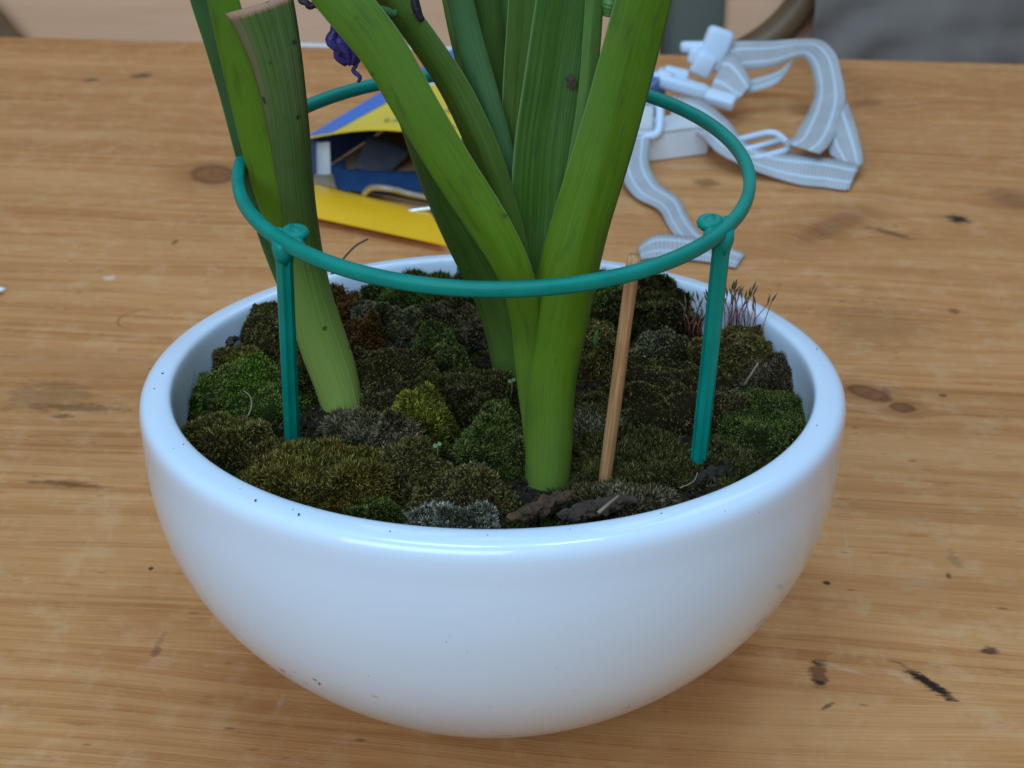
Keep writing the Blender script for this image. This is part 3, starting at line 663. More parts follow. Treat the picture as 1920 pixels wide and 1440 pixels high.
# litter on the moss: specks, dead leaf bits and fibres, too many to tell apart
bpy.context.view_layer.update(); dg = bpy.context.evaluated_depsgraph_get(); parts = []
for i in range(420):
    r = 0.091 * math.sqrt(random.random()); a = random.uniform(0, 2 * math.pi); hit, loc, nor, _, ob, _ = S.ray_cast(dg, Vector((r * math.cos(a), r * math.sin(a), 0.16)), Vector((0, 0, -1)))
    if not hit or not ob.name.startswith(("moss", "potting", "soil")): continue
    an = random.uniform(0, math.pi); L_ = random.choice((0.0007, 0.0010, 0.0016, 0.0026)) * random.uniform(0.7, 1.3); d_ = Vector((math.cos(an), math.sin(an), random.uniform(-.25, .35))) * L_ / 2
    b_ = Vector((random.uniform(-.15, .15) * L_, random.uniform(-.15, .15) * L_, 0.0002)); c_ = loc + Vector((0, 0, 0.0002))
    parts.append(tube_geo([c_ - d_, c_ + b_, c_ + d_], [0.00008, random.uniform(.00010, .00022), 0.00006], 4))
h_ = len(parts) * 3 // 5
for nm, pr, mt, lb in (("moss_litter", parts[:h_], 'darkbark', "dark dead bits scattered over the moss"), ("moss_litter", parts[h_:], 'drygrass', "pale straw bits scattered over the moss")):
    V_, F_ = join(pr); tag(mesh_obj(nm, V_, F_, M[mt]), lb, "litter", kind='stuff')

# ------------------------------------------------------------------ hyacinths
def leaf(parent, st, color, n=46, mat=None, label=None, thick=0.0011, name="leaf"):
    """st: (px, py, Y, visible width px, azimuth deg, curl deg)"""
    rows = []
    for (px, py, Y, w, az, cu_) in st:
        p = aty(px, py, Y); rows.append((p.x, p.y, p.z, w * pxm(p), az, cu_))
    Q = catmull(rows, n); nc = 16; vs = []; uv = []; fs = []
    L = np.concatenate([[0], np.cumsum(np.linalg.norm(np.diff(Q[:, :3], axis=0), axis=1))]); L /= L[-1]
    ctr = [Vector(q[:3]) for q in Q]
    for i in range(n):
        t = (ctr[min(i + 1, n - 1)] - ctr[max(i - 1, 0)]).normalized()
        az = R(Q[i, 4]); w = Vector((math.cos(az), math.sin(az), 0)); w = (w - t * w.dot(t)).normalized(); nn = t.cross(w)
        if nn.y < 0 and abs(Q[i, 4]) < 80: nn = -nn
        cl = R(Q[i, 5]); ac = max(abs(cl), 0.05); sg = 1 if cl >= 0 else -1
        wd = Q[i, 3]; rho = wd / (2 * math.sin(ac / 2)) if ac < math.pi else wd / 2
        for side in (0, 1):
            for k in range(nc + 1):
                s = -1 + 2 * k / nc; a = s * ac / 2; th = thick * (1 - 0.75 * s ** 4)
                rr = rho + (th / 2 if side == 0 else -th / 2)
                wob = 0.0004 * noise.noise(Vector((L[i] * 5, s * 1.5, w.x * 3 + ctr[0].x * 90)))
                arc = rho - rr * math.cos(a); kb = max(0.0, min(1.0, (2.4 - ac) / 0.9))
                keel = (rho * (1 - math.cos(ac / 2))) * abs(s) ** 1.12 + rho - rr
                off = w * (rr * math.sin(a)) + nn * (sg * (arc * (1 - 0.75 * kb) + keel * 0.75 * kb) + wob)
                vs.append(ctr[i] + off - nn * sg * (rho * (1 - math.cos(ac / 2)) * 0.0)); uv.append((k / nc, L[i]))
    row = 2 * (nc + 1)
    for i in range(n - 1):
        a, b = i * row, (i + 1) * row
        for k in range(nc):
            fs.append((a + k, a + k + 1, b + k + 1, b + k)); fs.append((a + nc + 1 + k + 1, a + nc + 1 + k, b + nc + 1 + k, b + nc + 1 + k + 1))
        fs.append((a, b, b + nc + 1, a + nc + 1)); fs.append((a + nc, a + 2 * nc + 1, b + 2 * nc + 1, b + nc))
    for i in (0, n - 1):
        a = i * row
        for k in range(nc): fs.append((a + k, a + k + 1, a + nc + 1 + k + 1, a + nc + 1 + k))
    o = mesh_obj(name, vs, fs, mat or M['leaf'], parent=parent, uv=uv); o.color = (*color, 1)
    bm = bmesh.new(); bm.from_mesh(o.data); bmesh.ops.recalc_face_normals(bm, faces=bm.faces); bm.to_mesh(o.data); bm.free()
    if label: o["label"] = label
    return o
BR = (0.100, 0.185, 0.007); MID = (0.062, 0.125, 0.008); DEEP = (0.036, 0.090, 0.008); BLUE = (0.050, 0.115, 0.045); OLV = (0.056, 0.098, 0.008); LITE = (0.105, 0.190, 0.036); DUSK = (0.046, 0.084, 0.010)

A = empty("hyacinth_plant", atz(1024, 935, ZS + .004)); tag(A, "large green hyacinth with upright strap leaves growing from one pale stem", "plant", "hyacinth plants in the bowl")
leaf(A, [(1024, 985, -.047, 72, 0, 320), (1026, 930, -.047, 78, 0, 320), (1030, 850, -.046, 84, 0, 310), (1032, 740, -.045, 92, 0, 270), (1049, 640, -.044, 108, 6, 215), (1064, 560, -.043, 118, 8, 165), (1094, 430, -.040, 114, 12, 110), (1130, 300, -.036, 114, 14, 64), (1160, 190, -.031, 112, 16, 44), (1210, 0, -.021, 110, 18, 34), (1248, -150, -.012, 100, 18, 30)], BR)
leaf(A, [(1000, 860, -.038, 24, 0, 120), (993, 770, -.040, 34, 0, 130), (988, 690, -.042, 46, 0, 130), (983, 610, -.043, 56, -6, 100), (966, 528, -.044, 70, -14, 80), (920, 432, -.043, 82, -14, 48), (850, 320, -.039, 86, -14, 32), (781, 205, -.034, 88, -14, 26), (714, 90, -.027, 92, -14, 24), (638, -5, -.019, 94, -14, 24), (570, -85, -.010, 84, -30, 36)], BR)
leaf(A, [(1008, 640, -.033, 50, 0, -70), (1008, 500, -.032, 88, 0, -55), (1012, 400, -.029, 108, 0, -48), (1020, 280, -.025, 114, 2, -42), (1040, 140, -.019, 114, 4, -38), (1060, 0, -.011, 112, 5, -36), (1078, -150, -.003, 100, 5, -32)], DEEP)
leaf(A, [(1022, 600, -.0355, 24, 25, 50), (1046, 450, -.0345, 36, 25, 50), (1079, 320, -.0305, 38, 28, 50), (1102, 180, -.0255, 38, 28, 50), (1117, 0, -.0165, 38, 28, 50), (1124, -140, -.009, 36, 28, 50)], LITE)
leaf(A, [(992, 560, -.026, 30, 0, -60), (976, 450, -.024, 44, 0, -60), (965, 330, -.020, 46, 0, -60), (970, 180, -.014, 56, 0, -55), (984, 0, -.005, 62, 0, -50), (992, -150, .002, 62, 0, -50)], OLV)
leaf(A, [(985, 540, -.018, 30, 0, 80), (962, 420, -.016, 44, -4, 80), (938, 280, -.011, 52, -8, 75), (922, 150, -.004, 58, -8, 70), (906, 0, .005, 60, -8, 65), (895, -150, .012, 60, -8, 65)], DUSK)
leaf(A, [(985, 520, -.010, 26, 0, 50), (955, 330, -.006, 34, 0, 50), (946, 180, .002, 40, 0, 50), (946, 0, .012, 46, 0, 50), (946, -150, .020, 46, 0, 50)], LITE)
leaf(A, [(990, 540, -.028, 26, -6, 80), (968, 420, -.027, 40, -8, 80), (941, 300, -.023, 48, -12, 75), (914, 200, -.018, 52, -16, 72), (884, 95, -.011, 52, -16, 70), (861, 0, -.004, 50, -16, 70), (835, -130, .004, 50, -16, 70)], BLUE)
leaf(A, [(945, 400, -.008, 30, -10, 60), (905, 230, -.002, 40, -10, 60), (872, 100, .006, 44, -10, 60), (850, 0, .012, 44, -10, 60), (828, -130, .018, 44, -10, 60)], LITE)
leaf(A, [(985, 545, -.033, 30, -10, 90), (966, 470, -.033, 46, -14, 90), (934, 370, -.031, 58, -20, 85), (898, 272, -.027, 64, -26, 80), (852, 175, -.021, 64, -30, 75), (795, 85, -.014, 62, -32, 70), (731, 0, -.006, 60, -34, 70), (650, -90, .003, 58, -34, 70)], OLV)
# flower stem behind the leaves with withered florets
fst = [aty(1000, 520, -.012), aty(980, 300, .0), aty(900, 60, .012), aty(800, -110, .020)]
p = catmull(fst, 14); vs, fs = tube_geo([Vector(q) for q in p], 0.0032, 10); o = mesh_obj("flower_stem", vs, fs, M['leaf'], parent=A, uv=[(0.5, 0.6)] * len(vs)); o.color = (*MID, 1)
def curl_tube(pts, r, n=24, seg=7):
    q = catmull(pts, n); return tube_geo([Vector(x) for x in q], [r * (0.65 + 0.5 * math.sin(math.pi * (i + 2) / (n + 3))) * (1 + 0.12 * noise.noise(Vector((i * 0.35, r * 9e3, pts[0][0] * 300)))) for i in range(n)], seg)
YF = -.008; parts = []
fx = lambda x, y, d=0.0: aty(x, y, YF + d)
for (x, y, d) in [(0, 0, 0), (7, -3, .001), (-7, 2, .0012), (13, 3, .0008), (3, 4, -.0012), (-11, -1, -.001), (10, -6, -.0015)]:
    parts.append(curl_tube([fx(642 + x * .3, 20, d), fx(636 + x * .6, 45, d), fx(638 + x, 62 + y, d), fx(634 + x * 1.3, 78 + y, d * 1.6), fx(648 + x * 1.2, 92 + y, d * 1.4), fx(650 + x * 1.5, 106 + y, d), fx(655 + x * .5, 119, d * .4)], 0.0013))
# the shrivelled tube of the floret
bl = []
for i in range(18):
    t = i / 17; bl.append((fx(641 + 14 * t, 42 + 72 * t), 0.0013 + 0.0019 * math.sin(math.pi * (0.12 + 0.82 * t)) * (1 - 0.35 * abs(math.sin(9 * t)))))
vs, fs = tube_geo([b[0] for b in bl], [b[1] for b in bl], 14)
vs = [Vector(v) + Vector((noise.noise(v * 700), noise.noise(v * 700 + Vector((5, 0, 0))), noise.noise(v * 500))) * 0.0009 for v in vs]; parts.append((vs, fs))
parts.append(curl_tube([fx(664, 112), fx(668, 121), fx(662, 132), fx(672, 141), fx(675, 147), fx(671, 154)], 0.00055))
V_, F_ = join(parts); mesh_obj("withered_floret", V_, F_, M['purple'], parent=A)["label"] = "shrivelled blue violet floret hanging beside a leaf"
for pts in ([(560, -8), (565, 3), (575, 5), (580, 12), (592, 8), (606, 9), (609, -2), (606, -14)], [(590, 0), (594, 9), (600, 12), (604, 18), (611, 18)], [(775, -25), (778, 5), (783, 22), (790, 38)]):
    vs, fs = curl_tube([aty(x, y, -.012) for x, y in pts], 0.0008 if pts[0][0] < 700 else 0.0011); mesh_obj("dried_petal", vs, fs, M['darkpurple'], parent=A)
vs, fs = curl_tube([aty(x, y, -.020) for x, y in ((700, 26), (714, 20), (724, 22), (735, 26), (745, 24))], 0.0012); o = mesh_obj("flower_stalk", vs, fs, M['leaf'], parent=A, uv=[(0.5, 0.6)] * len(vs)); o.color = (*BLUE, 1)
vs, fs = curl_tube([aty(x, y, -.015) for x, y in ((1140, 30), (1143, 15), (1146, 0), (1150, -20))], 0.0022); o = mesh_obj("flower_bud", vs, fs, M['sprout'], parent=A)
o = mesh_obj("soil_fleck", *(lambda c: ([c + Vector(((.0014 + .0011 * noise.noise(Vector((a * .9, 3, 0)))) * math.cos(a * .5236), -.0002 * (1 if a % 3 else .2), (.0020 + .0012 * noise.noise(Vector((a * .8, 9, 0)))) * math.sin(a * .5236))) for a in range(12)] + [c + Vector((0, -.0005, 0))], [(a, (a + 1) % 12, 12) for a in range(12)]))(aty(1070, 153, -.0235)), M['darkbark'], parent=A, smooth=False)

B = empty("hyacinth_plant", atz(950, 700, ZS + .004)); tag(B, "smaller hyacinth shoot with one dark leaf growing behind the main stem", "plant", "hyacinth plants in the bowl")
leaf(B, [(958, 760, .030, 52, 0, 300), (953, 690, .031, 60, 0, 280), (944, 630, .031, 70, 0, 220), (918, 555, .030, 82, -6, 150), (872, 465, .028, 88, -14, 110), (826, 370, .025, 84, -20, 90), (786, 270, .021, 76, -24, 80), (752, 180, .017, 68, -26, 70), (716, 90, .012, 54, -26, 60), (688, 20, .008, 30, -26, 50)], (0.052, 0.100, 0.014))
leaf(B, [(962, 720, .036, 40, 10, 160), (955, 600, .038, 44, 10, 120), (938, 470, .040, 44, 0, 90), (925, 330, .041, 40, 0, 80), (915, 200, .042, 26, 0, 70)], MID)

Cp = empty("hyacinth_plant", atz(640, 770, ZS + .004)); tag(Cp, "hyacinth with a cut off ribbed stalk beside the left support leg", "plant", "hyacinth plants in the bowl")
leaf(Cp, [(645, 800, .003, 64, 0, 320), (629, 740, .003, 76, 0, 320), (603, 665, .002, 82, 0, 310), (578, 580, .001, 78, 0, 290), (561, 500, .000, 76, 0, 240), (552, 420, -.003, 74, 0, 190), (545, 330, -.006, 74, 0, 150), (537, 240, -.009, 78, 0, 120), (519, 133, -.010, 94, 0, 95), (498, 55, -.010, 116, 0, 82), (482, 10, -.010, 134, 0, 78)], MID, mat=M['stalk'], name="cut_stalk", thick=0.0018, label="dull green ribbed stalk with a pinkish cut top")
leaf(Cp, [(618, 700, .004, 36, 0, 100), (580, 600, .003, 50, 0, 90), (546, 500, .002, 60, 0, 85), (522, 410, -.003, 66, -4, 70), (494, 310, -.005, 74, -6, 56), (467, 200, -.006, 74, -8, 50), (440, 95, -.006, 68, -8, 46), (416, 0, -.005, 62, -8, 46), (376, -140, -.003, 56, -8, 46)], (0.130, 0.225, 0.012))
leaf(Cp, [(600, 660, .007, 30, 0, -80), (560, 570, .006, 40, 0, -95), (526, 480, .004, 50, -4, -70), (497, 390, .003, 54, -8, -66), (468, 285, .002, 54, -10, -62), (438, 175, .002, 52, -10, -60), (407, 75, .002, 50, -10, -60), (383, 0, .003, 50, -10, -60), (345, -130, .004, 48, -10, -60)], BLUE)

# ------------------------------------------------------------------ green plastic plant support
sup = empty("plant_support", (0, 0, ZS)); tag(sup, "green plastic plant support ring on three legs pushed into the moss", "plant support")
cx, cyR, czR, RR, al = 0.0006, 0.0, 0.1755, 0.0723, 0.1293
def ring_pt(a):
    X = RR * math.cos(a); Yv = RR * math.sin(a)
    return Vector((cx + X, cyR + Yv * math.cos(al), czR + X * math.tan(-0.0099) + Yv * math.tan(al)))
pts = [ring_pt(2 * math.pi * k / 140) for k in range(140)]
# rounded, slightly flattened band section
vs = []; fs = []; sec = [(0.0012, 0.00175), (0.0017, 0.0010), (0.0018, 0.0), (0.0017, -0.0010), (0.0012, -0.00175), (-0.0012, -0.00175), (-0.0017, -0.0010), (-0.0018, 0.0), (-0.0017, 0.0010), (-0.0012, 0.00175)]
nrm = Vector((0, -math.sin(al), math.cos(al)))
for k, p in enumerate(pts):
    out = (p - Vector((cx, cyR, czR))); out = (out - nrm * out.dot(nrm)).normalized()
    for (a, b) in sec: vs.append(p + out * a + nrm * b)
ns = len(sec)
for k in range(140):
    k2 = (k + 1) % 140
    for j in range(ns):
        j2 = (j + 1) % ns; fs.append((k * ns + j, k * ns + j2, k2 * ns + j2, k2 * ns + j))
mesh_obj("hoop", vs, fs, M['green'], parent=sup)
def near_ring(px, py):
    best = min(range(1440), key=lambda k: (lambda q: (q[0] - px) ** 2 + (q[1] - py) ** 2)(proj(ring_pt(2 * math.pi * k / 1440)))); return 2 * math.pi * best / 1440
def proj(p):
    d = p - CAM; z = d.dot(cf); return (960 + FPX * d.dot(cr) / z, 720 - FPX * d.dot(cu) / z)
def leg(a, foot, rad=0.0024):
    top = ring_pt(a); out = (top - Vector((cx, cyR, czR))).normalized(); inn = -out
    t0 = top + inn * 0.0002 - nrm * 0.0005; foot = Vector(foot); d = (foot - t0).normalized(); foot2 = foot + d * 0.03
    vs = []; fs = []; n = 16; rows = []
    s1 = (Vector((1, 0, 0)) - d * d.x).normalized(); s2 = d.cross(s1)
    prof2 = []
    for k in range(4):                                     # cruciform rod
        a0 = k * math.pi / 2 + R(28)
        for da, rr in ((-0.33, 1.0), (0.33, 1.0), (math.pi / 4, 0.84)): prof2.append((a0 + da, rr))
    for i in range(n):
        t = i / (n - 1); p = t0.lerp(foot2, t); sc = rad * (1.0 if t > 0.06 else 1.25 - 4 * t) * (1 if t < 0.9 else 1 - 7 * (t - 0.9))
        for an, rr in prof2: vs.append(p + (s1 * math.cos(an) + s2 * math.sin(an)) * sc * rr)
    m = len(prof2)
    for i in range(n - 1):
        for k in range(m): fs.append((i * m + k, i * m + (k + 1) % m, (i + 1) * m + (k + 1) % m, (i + 1) * m + k))
    fs.append(tuple(range(m))); fs.append(tuple((n - 1) * m + k for k in range(m)))
    lg = mesh_obj("leg", vs, fs, M['green'], parent=sup, smooth=False)
    # moulded eye on the inner side of the hoop
    c = top + inn * 0.0042 + nrm * 0.0012; tg = nrm.cross(out)
    lp = [c + inn * (0.0021 * math.cos(k * math.pi / 7)) + tg * (0.0026 * math.sin(k * math.pi / 7)) for k in range(14)]
    e1 = tube_geo(lp, 0.0014, 8, closed=True)
    e2 = tube_geo([c + tg * 0.0022 - nrm * .0004, c - tg * 0.0022 - nrm * .0004], 0.0019, 8)
    e3 = tube_geo([top + tg * 0.009, top + tg * 0.004 + inn * 0.0022, top + inn * .003, top - tg * 0.004 + inn * 0.0022, top - tg * 0.009], [0.0012, 0.0017, 0.0018, 0.0017, 0.0012], 8)
    e4 = tube_geo([top + nrm * .0002, top - nrm * .002 + d * .001, t0 + d * .006], [0.0028, 0.0030, 0.0022], 10)
    V_, F_ = join([e1, e2, e3, e4]); mesh_obj("boss", V_, F_, M['green'], parent=lg)
leg(near_ring(524, 462), atz(549, 838, 0.0965)); leg(near_ring(1356, 430), atz(1309, 872, 0.0965)); leg(near_ring(884, 133), atz(866, 585, 0.0965))

# ------------------------------------------------------------------ wooden stick
b0 = atz(1134, 900, 0.0965); t0 = aty(1189, 481, -.047); d = (t0 - b0); vs, fs = [], []
n, sg = 30, 18
for i in range(n):
    t = -0.22 + 1.22 * i / (n - 1)
    for k in range(sg):
        a = 2 * math.pi * k / sg; r = 0.00185 * (1 + 0.03 * noise.noise(Vector((math.cos(a) * 2, math.sin(a) * 2, t * 8)))); r *= 0.9 if i == n - 1 else 1
        vs.append(Vector((r * math.cos(a), r * math.sin(a), t * d.length + (0.0003 if i == n - 1 else 0))))
for i in range(n - 1):
    for k in range(sg): fs.append((i * sg + k, i * sg + (k + 1) % sg, (i + 1) * sg + (k + 1) % sg, (i + 1) * sg + k))
fs.append(tuple(range((n - 1) * sg, n * sg))); fs.append(tuple(reversed(range(sg))))
st = mesh_obj("wooden_stick", vs, fs, M['dowel']); st.location = b0; st.rotation_euler = d.to_track_quat('Z', 'Y').to_euler()
tag(st, "thin round wooden stick standing in the moss beside the main stem", "stick")

# ------------------------------------------------------------------ cardboard box behind the bowl
P0 = atz(573, 258, 0.030); P0 = Vector((P0.x, P0.y, 0)); P3 = atz(866, 82, 0.030); P3 = Vector((P3.x, P3.y, 0))
U = Vector((0.150, -0.090, 0)); Vv = P3 - P0; P1 = P0 + U; P2 = P3 + U
bx = empty("cardboard_box", P0); tag(bx, "open yellow and blue cardboard box lying on the table behind the bowl", "box")
def sheet(name, quad_rows, th, mat, parent):
    """grid of points -> sheet with thickness"""
    nr, ncol = len(quad_rows), len(quad_rows[0]); top = [Vector(p) for r in quad_rows for p in r]
    q = [Vector(x) for x in (quad_rows[0][0], quad_rows[0][-1], quad_rows[-1][0])]; nn = (q[1] - q[0]).cross(q[2] - q[0]).normalized()
    if nn.z < 0: nn = -nn
    vs = top + [p - nn * th for p in top]; o = len(top); fs = []
    for i in range(nr - 1):
        for j in range(ncol - 1):
            a = i * ncol + j; fs.append((a, a + 1, a + ncol + 1, a + ncol)); fs.append((o + a, o + a + ncol, o + a + ncol + 1, o + a + 1))
    for j in range(ncol - 1):
        fs.append((j, o + j, o + j + 1, j + 1)); a = (nr - 1) * ncol + j; fs.append((a, a + 1, o + a + 1, o + a))
    for i in range(nr - 1):
        a = i * ncol; fs.append((a, a + ncol, o + a + ncol, o + a)); a = i * ncol + ncol - 1; fs.append((a, o + a, o + a + ncol, a + ncol))
    ob = mesh_obj(name, vs, fs, mat, parent=parent, smooth=False)
    bm = bmesh.new(); bm.from_mesh(ob.data); bmesh.ops.recalc_face_normals(bm, faces=bm.faces); bm.to_mesh(ob.data); bm.free(); return ob
def L2(a, b, t): return Vector(a).lerp(Vector(b), t)
up = lambda p, z: Vector((p.x, p.y, z))
hb = 0.030
sheet("floor_panel", [[up(P0, .0022), up(P1, .0022)], [up(P3, .0022), up(P2, .0022)]], 0.0014, M['card_t'], bx)
lw = sheet("side_wall", [[up(P0, .003), up(P3, .003)], [up(P0, hb - .001), up(P3, hb - .001)]], 0.0014, M['card_v'], bx)
sheet("side_wall", [[up(P1, .003), up(P2, .003)], [up(P1, hb - .001), up(P2, hb - .001)]], 0.0014, M['card_b'], bx)
sheet("back_wall", [[up(P3, .003), up(P2, .003)], [up(P3, hb - .001), up(P2, hb - .001)]], 0.0014, M['card_t'], bx)
# lid, bowed up over the open side
ud = U.normalized(); vd = Vv.normalized()
def lidpt(s, t, dz=0.0):
    bow = 0.016 * math.sin(math.pi * min(1, s / 0.95)) ** 1.0 * (1 - t) ** 1.3
    p = P0 + U * s + Vv * t; return Vector((p.x, p.y, hb + bow + dz))
def lidgrid(s0, s1, t0, t1, dz, n=14): return [[lidpt(s0 + (s1 - s0) * j / n, t0 + (t1 - t0) * i / n, dz) for j in range(n + 1)] for i in range(n + 1)]
lid = sheet("lid", lidgrid(0, 1, 0, 1, 0), 0.0010, M['card_y2'], bx)
sheet("border_print", lidgrid(0.0, 0.12, 0.0, 1.0, 0.0004), 0.0003, M['card_b'], lid)
sheet("border_print", lidgrid(0.88, 1.0, 0.3, 1.0, 0.0004), 0.0003, M['card_b'], lid)
sheet("border_print", lidgrid(0.12, 0.88, 0.80, 1.0, 0.0004), 0.0003, M['card_b'], lid)
sheet("white_print", lidgrid(0.12, 0.88, 0.52, 0.80, 0.0004), 0.0003, M['card_w'], lid)
def lettering(txt, s, t, size):
    cu = bpy.data.curves.new("t", 'FONT'); cu.body = txt; cu.size = size; cu.extrude = 0.0; cu.fill_mode = 'FRONT'
    to = bpy.data.objects.new("t", cu); C.objects.link(to); bpy.context.view_layer.update()
    me = bpy.data.meshes.new_from_object(to.evaluated_get(bpy.context.evaluated_depsgraph_get())); bpy.data.objects.remove(to)
    lu, lv = U.length, Vv.length
    for v in me.vertices:
        v.co = lidpt(s + v.co.x / lu, t + v.co.y / lv, 0.0009)
    me.materials.append(M['ink']); o = bpy.data.objects.new("lettering", me); C.objects.link(o); o.parent = lid; o.matrix_parent_inverse = lid.matrix_basis.inverted() @ Matrix.Identity(4)
    return o
lid_parent_fix = None
# front flap folded down on to the table
f0 = atz(574, 341, 0.004); f1 = atz(800, 396, 0.004); g0 = atz(572, 402, 0.006); g1 = atz(838, 459, 0.006)
fl_rows = []
for i in range(9):
    t = i / 8; a = f0.lerp(g0, t); b = f1.lerp(g1, t ** 1.4); fl_rows.append([L2(a, b, k / 8) + Vector((0, 0, 0.003 * math.sin(math.pi * t))) for k in range(9)])
sheet("flap", fl_rows, 0.0008, M['card_y'], bx)
# white tuck tab and blue edge inside the left end
wt = [[aty(586, 336, .548), aty(620, 333, .548)], [aty(586, 268, .550), aty(618, 266, .550)]]
sheet("tuck_tab", wt, 0.0008, M['card_w'], bx)
sheet("tuck_edge", [[aty(566, 338, .547), aty(587, 336, .547)], [aty(566, 262, .549), aty(588, 264, .549)]], 0.0008, M['card_b'], bx)
for (txt, s, t, z) in (("LSY", 0.38, 0.22, 0.018), ("UHBECT 24", 0.28, 0.07, 0.014), ("H I", 0.86, 0.20, 0.012)):
    lettering(txt, s, t, z)

# ribbons given by their two edges
def ribbon(name, st, mat, parent=None, n=60, th=0.0012, wave=0.0):
    rows = []
    for (xa, ya, Ya, xb, yb, Yb) in st:
        a = aty(xa, ya, Ya); b = aty(xb, yb, Yb); a.z = max(a.z, 0.0018); b.z = max(b.z, 0.0018); rows.append((*a, *b))
    Q = catmull(rows, n); nc = 6; vs = []; uv = []; fs = []; L = 0
    for i in range(n):
        a = Vector(Q[i, :3]); b = Vector(Q[i, 3:]); a.z = max(a.z, 0.0016); b.z = max(b.z, 0.0016)
        if i: L += ((a + b) / 2 - pm).length
        pm = (a + b) / 2
        a2 = Vector(Q[min(i + 1, n - 1), :3]) + Vector(Q[min(i + 1, n - 1), 3:]); a1 = Vector(Q[max(i - 1, 0), :3]) + Vector(Q[max(i - 1, 0), 3:])
        nn = (b - a).cross(a2 - a1); nn = nn.normalized() if nn.length > 1e-9 else Vector((0, 0, 1))
        for side in (1, -1):
            for k in range(nc + 1):
                s = k / nc; p = a.lerp(b, s) + nn * (side * th / 2 * (1 if 0 < k < nc else 0.6) + wave * noise.noise(Vector((i * 0.4, s * 2, 1)))); p.z = max(p.z, 0.0004); vs.append(p); uv.append((s, L))
    row = 2 * (nc + 1)
    for i in range(n - 1):
        a, b = i * row, (i + 1) * row
        for k in range(nc):
            fs.append((a + k, a + k + 1, b + k + 1, b + k)); fs.append((a + nc + 2 + k, a + nc + 1 + k, b + nc + 1 + k, b + nc + 2 + k))
        fs.append((a, b, b + nc + 1, a + nc + 1)); fs.append((a + nc, a + 2 * nc + 1, b + 2 * nc + 1, b + nc))
    for i in (0, n - 1):
        a = i * row
        for k in range(nc): fs.append((a + k, a + k + 1, a + nc + 2 + k, a + nc + 1 + k))
    o = mesh_obj(name, vs, fs, mat, parent=parent, uv=uv)
    bm = bmesh.new(); bm.from_mesh(o.data); bmesh.ops.recalc_face_normals(bm, faces=bm.faces); bm.to_mesh(o.data); bm.free(); return o

# things in the box
nv = ribbon("navy_strap", [(646, 298, .545, 652, 350, .520), (624, 308, .535, 634, 354, .512), (636, 316, .525, 646, 358, .505), (680, 320, .518, 690, 360, .500), (740, 322, .515, 745, 362, .495), (790, 322, .510, 800, 368, .485), (860, 322, .505, 880, 374, .475)], M['navyweb'], n=50, th=0.002)
tag(nv, "folded navy blue webbing strap inside the cardboard box", "strap")
lt = ribbon("leather_tab", [(690, 252, .565, 664, 318, .548), (732, 266, .565, 695, 328, .548), (774, 284, .565, 728, 336, .548)], M['darkgrey'], n=20, th=0.003); tag(lt, "dark slate leather tab standing over the navy strap in the box", "leather tab")
def rod(name, pts, r, label, cat):
    q = catmull(pts, 22); vs, fs = tube_geo([Vector(x) for x in q], r, 8); return tag(mesh_obj(name, vs, fs, M['steel']), label, cat)
rod("metal_hook", [aty(682, 366, .494), aty(690, 356, .493), aty(705, 351, .491), aty(740, 356, .486), aty(770, 364, .481), aty(830, 376, .472)], 0.0022, "curved steel hook lying in front of the navy strap", "hook")
rod("metal_rod", [aty(745, 400, .462), aty(780, 394, .462), aty(850, 386, .462)], 0.0014, "thin bright steel rod at the flap of the box", "rod")
rod("metal_pin", [aty(744, 322, .560), aty(733, 300, .566), aty(729, 292, .568)], 0.0018, "short steel pin next to the leather tab", "pin")
rod("metal_rod", [aty(745, 313, .575), aty(775, 305, .580), aty(820, 292, .590)], 0.0022, "steel rod pointing out of the black shadow in the box", "rod")

# ------------------------------------------------------------------ cream webbing harness strap
ws = empty("webbing_strap", atz(1430, 260, 0)); tag(ws, "cream and pale blue striped webbing strap with white plastic buckles", "strap")
ribbon("band", [(1340, 92, .745, 1362, 150, .735), (1375, 78, .745, 1396, 134, .735), (1440, 77, .74, 1450, 126, .735), (1500, 73, .735, 1495, 108, .735), (1540, 76, .725, 1512, 112, .725), (1566, 100, .705, 1524, 138, .705), (1578, 140, .68, 1528, 176, .675), (1585, 185, .645, 1518, 205, .645), (1574, 235, .60, 1500, 238, .60), (1556, 270, .565, 1488, 258, .575), (1538, 288, .55, 1470, 266, .565)], M['web'], ws, n=90)
ribbon("band", [(1588, 188, .635, 1552, 268, .575), (1606, 240, .59, 1556, 288, .562), (1618, 298, .556, 1572, 304, .556), (1608, 308, .550, 1592, 361, .520), (1560, 298, .558, 1545, 357, .523), (1500, 290, .563, 1500, 349, .528), (1450, 286, .566, 1450, 332, .538), (1400, 268, .58, 1398, 312, .545), (1370, 232, .60, 1345, 285, .565), (1340, 205, .63, 1312, 252, .59), (1310, 186, .655, 1268, 235, .61), (1262, 180, .665, 1256, 232, .61)], M['web'], ws, n=90)
ribbon("band", [(1222, 200, .62, 1160, 240, .60), (1218, 262, .575, 1166, 285, .565), (1216, 305, .545, 1166, 330, .53), (1236, 345, .52, 1190, 368, .50), (1272, 372, .495, 1234, 392, .475), (1290, 408, .465, 1252, 425, .450), (1312, 440, .438, 1272, 462, .425), (1350, 478, .41, 1310, 490, .405)], M['web'], ws, n=70)
ribbon("band", [(1196, 482, .412, 1200, 510, .392), (1212, 458, .425, 1218, 500, .395), (1238, 440, .432, 1240, 496, .395), (1290, 444, .428, 1288, 500, .393), (1340, 458, .420, 1335, 512, .388), (1396, 484, .402, 1378, 522, .380)], M['web'], ws, n=50)
